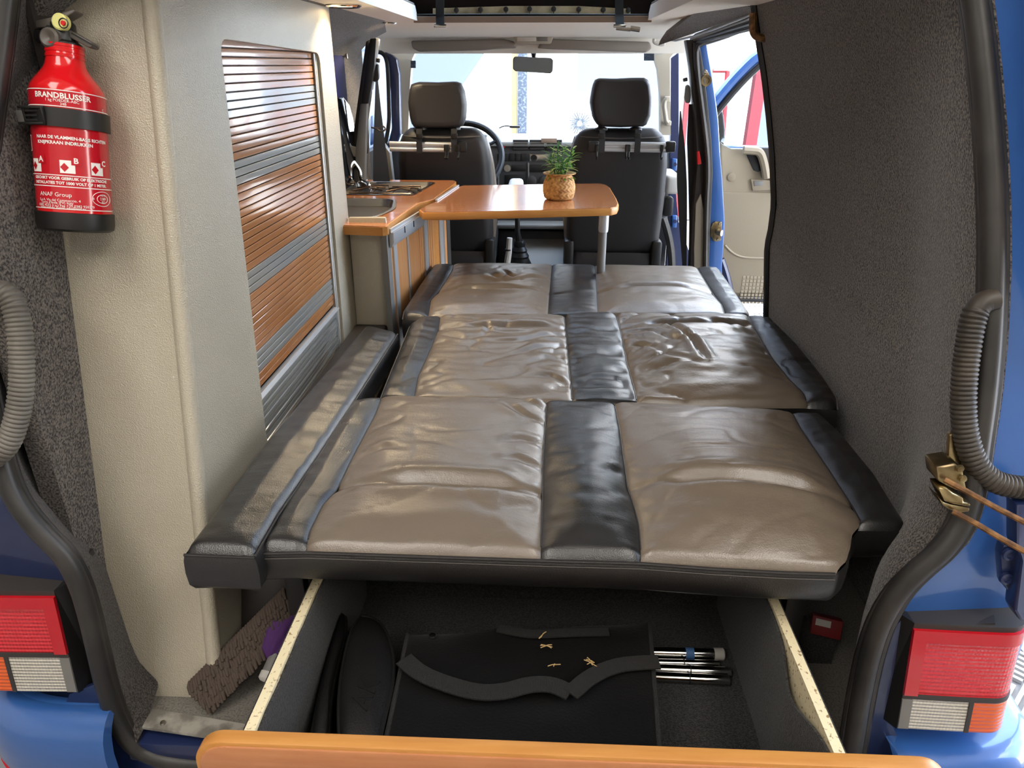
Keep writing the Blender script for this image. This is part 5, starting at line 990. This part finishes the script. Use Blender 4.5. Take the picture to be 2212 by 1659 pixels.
# ================================================================== REAR OPENING: SEALS, CARPET, HOSES
def sealtube(name, pts, r, m, parent=None, n=90): return obj(name, MB().tube(smooth_path(pts, n), r, 12), m, parent)
sR = struct('trim_5', MB().tube(smooth_path(sealR, 110), .017, 12), M['rubber'])
obj('inner_lip', MB().tube(smooth_path([PR(a - 20, b, .012) for a, b in sealR_px], 110), .010, 10), M['rubber'], sR)
obj('outer_lip', MB().tube(smooth_path([PR(a + 20, b + 4, .012) for a, b in sealR_px], 110), .010, 10), M['rubber'], sR)
sealL_px = [(22, -90), (12, 0), (-4, 130), (-34, 340), (-58, 600), (-42, 800), (-10, 940), (14, 1040), (45, 1100), (95, 1158), (140, 1200), (172, 1260), (192, 1330), (208, 1400), (226, 1480), (250, 1556), (282, 1608), (330, 1636), (400, 1648), (470, 1652), (600, 1655)]
sealL = [PR(a, b) for a, b in sealL_px]
sL = struct('trim_6', MB().tube(smooth_path(sealL, 110), .017, 12), M['rubber'])
obj('inner_lip', MB().tube(smooth_path([PR(a + 18, b - 6, .012) for a, b in sealL_px], 110), .010, 10), M['rubber'], sL)
# carpet between the left seal and the cabinet end
la = resample([PR(a, b, .01) for a, b in [(34, -40), (16, 110), (-12, 300), (-40, 600), (-22, 820), (10, 970), (30, 1040), (60, 1096), (110, 1148), (155, 1196), (188, 1258), (208, 1330), (226, 1410), (244, 1480), (266, 1550), (300, 1598)]], 60)
lb_ = resample([PN(a, b, (0, 1.045, 0), nR) for a, b in [(104, -40), (84, 110), (66, 260), (48, 430), (36, 600), (44, 760), (62, 900), (94, 1016), (146, 1098), (202, 1168), (240, 1280), (280, 1400), (300, 1440), (340, 1478)]] + [P(310, 1575, z=.003)], 60)
lcp = struct('wall_rear_left', MB().slab(lambda u, v: la[int(round(v * 60))].lerp(lb_[int(round(v * 60))], u) + V((0, -.02 * math.sin(math.pi * u), 0)), 10, 60, (0, .012, 0)), M['carpet2'], 70)
obj('black_edging', MB().slab(lambda u, v: [PN(a, b, (0, 1.043, 0), nR) for a, b in ((lerp(92, 118, u), -40), (lerp(72, 98, u), 110), (lerp(52, 78, u), 260), (lerp(34, 60, u), 430), (lerp(26, 46, u), 600), (lerp(34, 52, u), 760), (lerp(54, 74, u), 900), (lerp(88, 106, u), 1030))][int(round(v * 7))], 1, 7, (0, .004, 0)), M['blackp'], lcp)
# corrugated hoses
def hose(name, label, pts, r, m, pitch=.0072):
    c0 = smooth_path(pts, 60, 3); Ls = sum((b - a).length for a, b in zip(c0, c0[1:])); n = int(Ls / pitch * 6); c = resample(c0, n)
    t = obj(name, MB().tube(c, [r * (1 - .11 * (0.5 - .5 * math.cos(2 * math.pi * k / 6)) ** 2) if k > 26 else r * (.92 + .0 * k) for k in range(n + 1)], 18), m, None, 50); return tag(t, label, 'hose', 'tailgate cable hoses')
hL = [PR(a, b, -.03) for a, b in [(-60, 640), (-15, 628), (14, 632), (32, 660), (44, 720), (48, 790), (46, 850), (36, 910), (18, 960), (-12, 990), (-60, 1010)]]
hose('corrugated_hose', 'pale grey corrugated hose against the beige cabinet end', hL, .0185, M['hose'])
hR = [PR(a, b, -.01) for a, b in [(2150, 646), (2122, 652), (2104, 676), (2092, 740), (2083, 810), (2080, 880), (2085, 940), (2104, 1000), (2138, 1036), (2180, 1052), (2260, 1056)]]
hose('corrugated_hose', 'dark corrugated hose hanging by the charcoal carpet wall', hR, .0185, M['hosed'])
# blue rear pillars
bpR_in = resample([PR(a + 10, b, .03) for a, b in sealR_px], 60)
pr = struct('trim_7', MB().slab(lambda u, v: bpR_in[int(round(v * 60))] + V((.30 * u, .03 * u + .20 * max(0, u - .7) ** 1.5, -.02 * u)), 14, 60, (0, .02, 0)), M['blue'])
bpL_in = resample([PR(a - 10, b, .03) for a, b in sealL_px[:16]], 40)
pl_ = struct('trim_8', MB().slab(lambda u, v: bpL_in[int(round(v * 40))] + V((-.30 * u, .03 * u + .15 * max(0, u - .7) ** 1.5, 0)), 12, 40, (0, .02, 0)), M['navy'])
hpl = [PR(a, b, .0) for a, b in [(2168, 1178), (2205, 1176), (2212, 1190), (2212, 1270), (2180, 1280), (2166, 1262), (2162, 1200)]]
hp = obj('hinge_plate', MB().prism(hpl, (0, .02, 0), r=.004), M['navy'], pr)
for a, b in ((2178, 1196), (2172, 1248)): obj('bolt', MB().lathe([(.011, 0), (.010, .005), (.006, .006), (.005, .003), (0, .003)], PR(a, b, -.002), (0, -1, .1), 16), M['navy'], hp)
obj('folded_flange', MB().prism([PR(a, b, -.02) for a, b in [(2196, 1090), (2230, 1090), (2240, 1350), (2204, 1342), (2192, 1320), (2204, 1210), (2196, 1180)]], (0, .03, 0), r=.004), M['navy'], pr)
# latch with rods
lt = thing('spring_bracket', 'worn metal tailgate bracket with two rusty rods on the seal', 'bracket', PR(2050, 1060))
pb_ = lambda a, b, o=0: PR(a, b, o)
obj('upper_hook', MB().prism([pb_(a, b, -.03) for a, b in [(2022, 1008), (2064, 1001), (2080, 1012), (2090, 1060), (2070, 1062), (2044, 1050), (2026, 1040)]], (0, .04, 0), r=.004), M['brass'], lt)
obj('middle_hook', MB().prism([pb_(a, b, -.034) for a, b in [(2026, 1053), (2046, 1054), (2060, 1066), (2082, 1076), (2082, 1086), (2098, 1088), (2097, 1096), (2060, 1090), (2040, 1084)]], (0, .03, 0), r=.003), M['brass'], lt)
obj('lower_hook', MB().prism([pb_(a, b, -.034) for a, b in [(2024, 1070), (2040, 1086), (2056, 1091), (2096, 1098), (2094, 1106), (2076, 1108), (2052, 1102), (2036, 1092)]], (0, .03, 0), r=.003), M['brass'], lt)
obj('base_plate', MB().prism([pb_(a, b, .0) for a, b in [(2052, 940), (2070, 930), (2078, 1000), (2094, 1060), (2080, 1070), (2048, 1010)]], (0, .01, 0), r=.002), M['brass'], lt)
for a, b in ((2073, 1011), (2079, 1033)): obj('rivet', MB().lathe([(.006, 0), (.005, .004), (0, .005)], pb_(a, b, -.032), (0, -1, 0), 12), M['brass'], lt)
obj('rod', MB().tube([pb_(2040, 1036, -.04), pb_(2100, 1068, -.06), pb_(2150, 1096, -.08), pb_(2240, 1142, -.11)], .0045, 8), M['rust'], lt); obj('rod', MB().tube([pb_(2058, 1104, -.04), pb_(2110, 1132, -.06), pb_(2160, 1162, -.08), pb_(2240, 1206, -.11)], .0045, 8), M['rust'], lt)
# ================================================================== TAIL LIGHTS AND BUMPERS
def taillight(side, label, inner_top, inner_bot, split, mid):
    """side +1 right; plan path runs from the inner edge round the corner"""
    s = side; t = thing('tail_light', label, 'tail light', (inner_top.x, inner_top.y, inner_bot.z), 'tail lights')
    def path(u, z):
        f = (inner_top.z - z) / (inner_top.z - inner_bot.z); x0 = lerp(inner_top.x, inner_bot.x, f); y0 = lerp(inner_top.y, inner_bot.y, f); Wd = .195
        if u < .62: q = u / .62; return V((x0 + s * Wd * .80 * q, y0 - .004 * math.sin(q * 1.57), z))
        q = (u - .62) / .38; a = q * math.pi / 2; R_ = .045
        p = V((x0 + s * (Wd * .80 + R_ * math.sin(a)), y0 - .004 + R_ * (1 - math.cos(a)), z)); return p if q < .98 else p + V((0, .10, 0))
    def patch(name, u0, u1, z0, z1, m, off=0.0, nu=24, nz=10):
        return obj(name, MB().slab(lambda u, v: path(lerp(u0, u1, u), lerp(z0, z1, v)) + V((0, -off, 0)), nu, nz, (0, .012, 0)), m, t, 50)
    zt2, zb2 = inner_top.z, inner_bot.z; zs_ = lerp(zt2, zb2, split)
    patch('red_lens', .0, 1, zt2, zs_ + .004, M['redlens']); patch('clear_lens', .0, .46, zs_ - .004, zb2, M['clearlens']); patch('amber_lens', .48, 1, zs_ - .004, zb2, M['amber'])
    patch('red_top_band', .0, 1, zt2 + .001, zt2 - .024, M['redsmooth'], .006); patch('red_side_band', .0, .09, zt2 - .02, zs_ + .006, M['redsmooth'], .006, nu=4); patch('clear_rim', .0, .07, zs_ - .006, zb2 + .002, M['greyp'], .003, nu=4)
    patch('divider', .0, 1, zs_ + .005, zs_ - .005, M['darkp'], .002, nz=2); patch('divider', .455, .485, zs_, zb2, M['darkp'], .002, nu=2)
    top = [path(u, zt2) for u in [k / 12 for k in range(12)]]
    obj('housing_top', MB().prism(top + [top[-1] + V((0, .12, 0)), top[0] + V((0, .12, 0))], (0, 0, .012)), M['darkp'], t)
    obj('housing_side', MB().prism([inner_top + V((0, .0, .012)), inner_top + V((-s * .03, .03, .02)), inner_bot + V((-s * .02, .04, -.01)), inner_bot + V((0, 0, -.004))], (0, .03, 0)), M['blackp'], t)
    return t
itR, ibR = P(1972, 1358, y=.955), P(1938, 1572, y=.945)
taillight(1, 'right tail light in red, amber and clear beside the patterned floor tiles', itR, ibR, .66, .5)
itL, ibL = P(120, 1288, y=.955), P(168, 1494, y=.945)
taillight(-1, 'left tail light with red, amber and clear lenses below the dirty black ledge', itL, ibL, .60, .5)
ledge = MB().slab(lambda u, v: P(lerp(-60, lerp(190, 118, v), u), lerp(lerp(1222, 1215, u), 1288, v) if True else 0, y=lerp(1.06, .957, v)), 12, 6, (0, 0, -.012)); tag(obj('lamp_ledge', ledge, mat('dirty_plastic', (58, 52, 46), .9, mix=((120, 106, 88), 16, .52, .66, None))), 'dirty black plastic ledge above the left tail light', 'ledge')
ledR = MB().slab(lambda u, v: P(lerp(lerp(1955, 1972, v), lerp(2140, 2150, v), u), lerp(lerp(1288, 1292, u), lerp(1356, 1346, u), v), y=lerp(1.03, .957, v)), 12, 6, (0, 0, -.012)); tag(obj('lamp_ledge', ledR, M['darkp']), 'grey plastic ledge above the right tail light', 'ledge')
def bumper(side, label, px_in, y_in, refl):
    s = side; z1 = .085 if s < 0 else .055; t = thing('bumper', label, 'bumper', (s * .75, .85, -.3), 'rear bumper corners')
    x0 = px_in; secs = []
    prof = [(.10 if s > 0 else .05, 0.0), (.035, .006), (.012, -.006), (-.004, -.03), (-.012, -.07), (-.012, -.13), (0, -.20), (.02, -.26)]   # (y offset, z offset)
    path_ = [V((x0, 0, 0)), V((x0 + s * .06, -.002, 0)), V((x0 + s * .14, .0, 0)), V((x0 + s * .22, .02, 0)), V((x0 + s * .28, .07, 0)), V((x0 + s * .305, .14, 0)), V((x0 + s * .31, .35, 0))]
    nrm2 = [V((0, -1, 0)), V((0, -1, 0)), V((s * .1, -1, 0)), V((s * .45, -.9, 0)), V((s * .85, -.5, 0)), V((s, -.1, 0)), V((s, 0, 0))]
    pr2 = resample([V((a, b, 0)) for a, b in prof], 16); pa2 = smooth_path(path_, 24); nn = smooth_path(nrm2, 24)
    def f(u, v):
        k = int(round(u * 24)); j = int(round(v * 16)); q = pr2[j]; n = nn[k].normalized(); return pa2[k] + V((0, y_in, z1 + q.y)) - n * q.x
    obj('shell', MB().slab(f, 24, 16, (-s * .004, .02, -.004)), M['blue'], t, 60)
    if refl: obj('reflector', MB().slab(lambda u, v: f(lerp(.15, .62, u), lerp(.62, .95, v)) + V((0, -.004, 0)), 12, 6, (0, .004, 0)), M['redsmooth'], t, label='dark red rear reflector')
    return t
bumper(1, 'blue bumper corner under the right tail light', .66, .90, False)
bumper(-1, 'blue bumper corner with red reflector under the left tail light', -.80, .90, True)
# painted lower frame around the opening
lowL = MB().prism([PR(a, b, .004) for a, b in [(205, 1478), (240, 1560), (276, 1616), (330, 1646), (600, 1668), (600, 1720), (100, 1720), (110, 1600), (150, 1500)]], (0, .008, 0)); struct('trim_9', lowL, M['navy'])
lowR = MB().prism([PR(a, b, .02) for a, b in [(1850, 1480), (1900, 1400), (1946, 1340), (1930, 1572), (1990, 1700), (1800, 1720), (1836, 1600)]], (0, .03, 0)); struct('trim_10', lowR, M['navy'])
struct('trim_11', MB().bx(-.80, .66, .945, .995, -.06, -.012, r=.004), M['navy'])
struct('wall_under_body', MB().bx(-.85, .78, 1.0, 3.15, -.35, -.07), M['blackp'])
struct('wall_right_skin', MB().slab(lambda u, v: V((lerp(.80, .86, math.sin(math.pi * min(1, v * 1.3))) - .16 * max(0, v - .55), lerp(1.05, W_Y + .02, u), lerp(-.3, 1.42, v))), 6, 14, (.02, 0, 0)), M['blue'])
struct('roof_skin', MB().bx(-.84, -.56, 1.15, 3.85, 1.40, 1.43).bx(.44, .72, 1.15, 3.85, 1.40, 1.43).bx(-.6, .5, 3.25, 3.9, 1.40, 1.43).bx(-.6, .5, 1.15, 1.72, 1.40, 1.43), M['blue'])
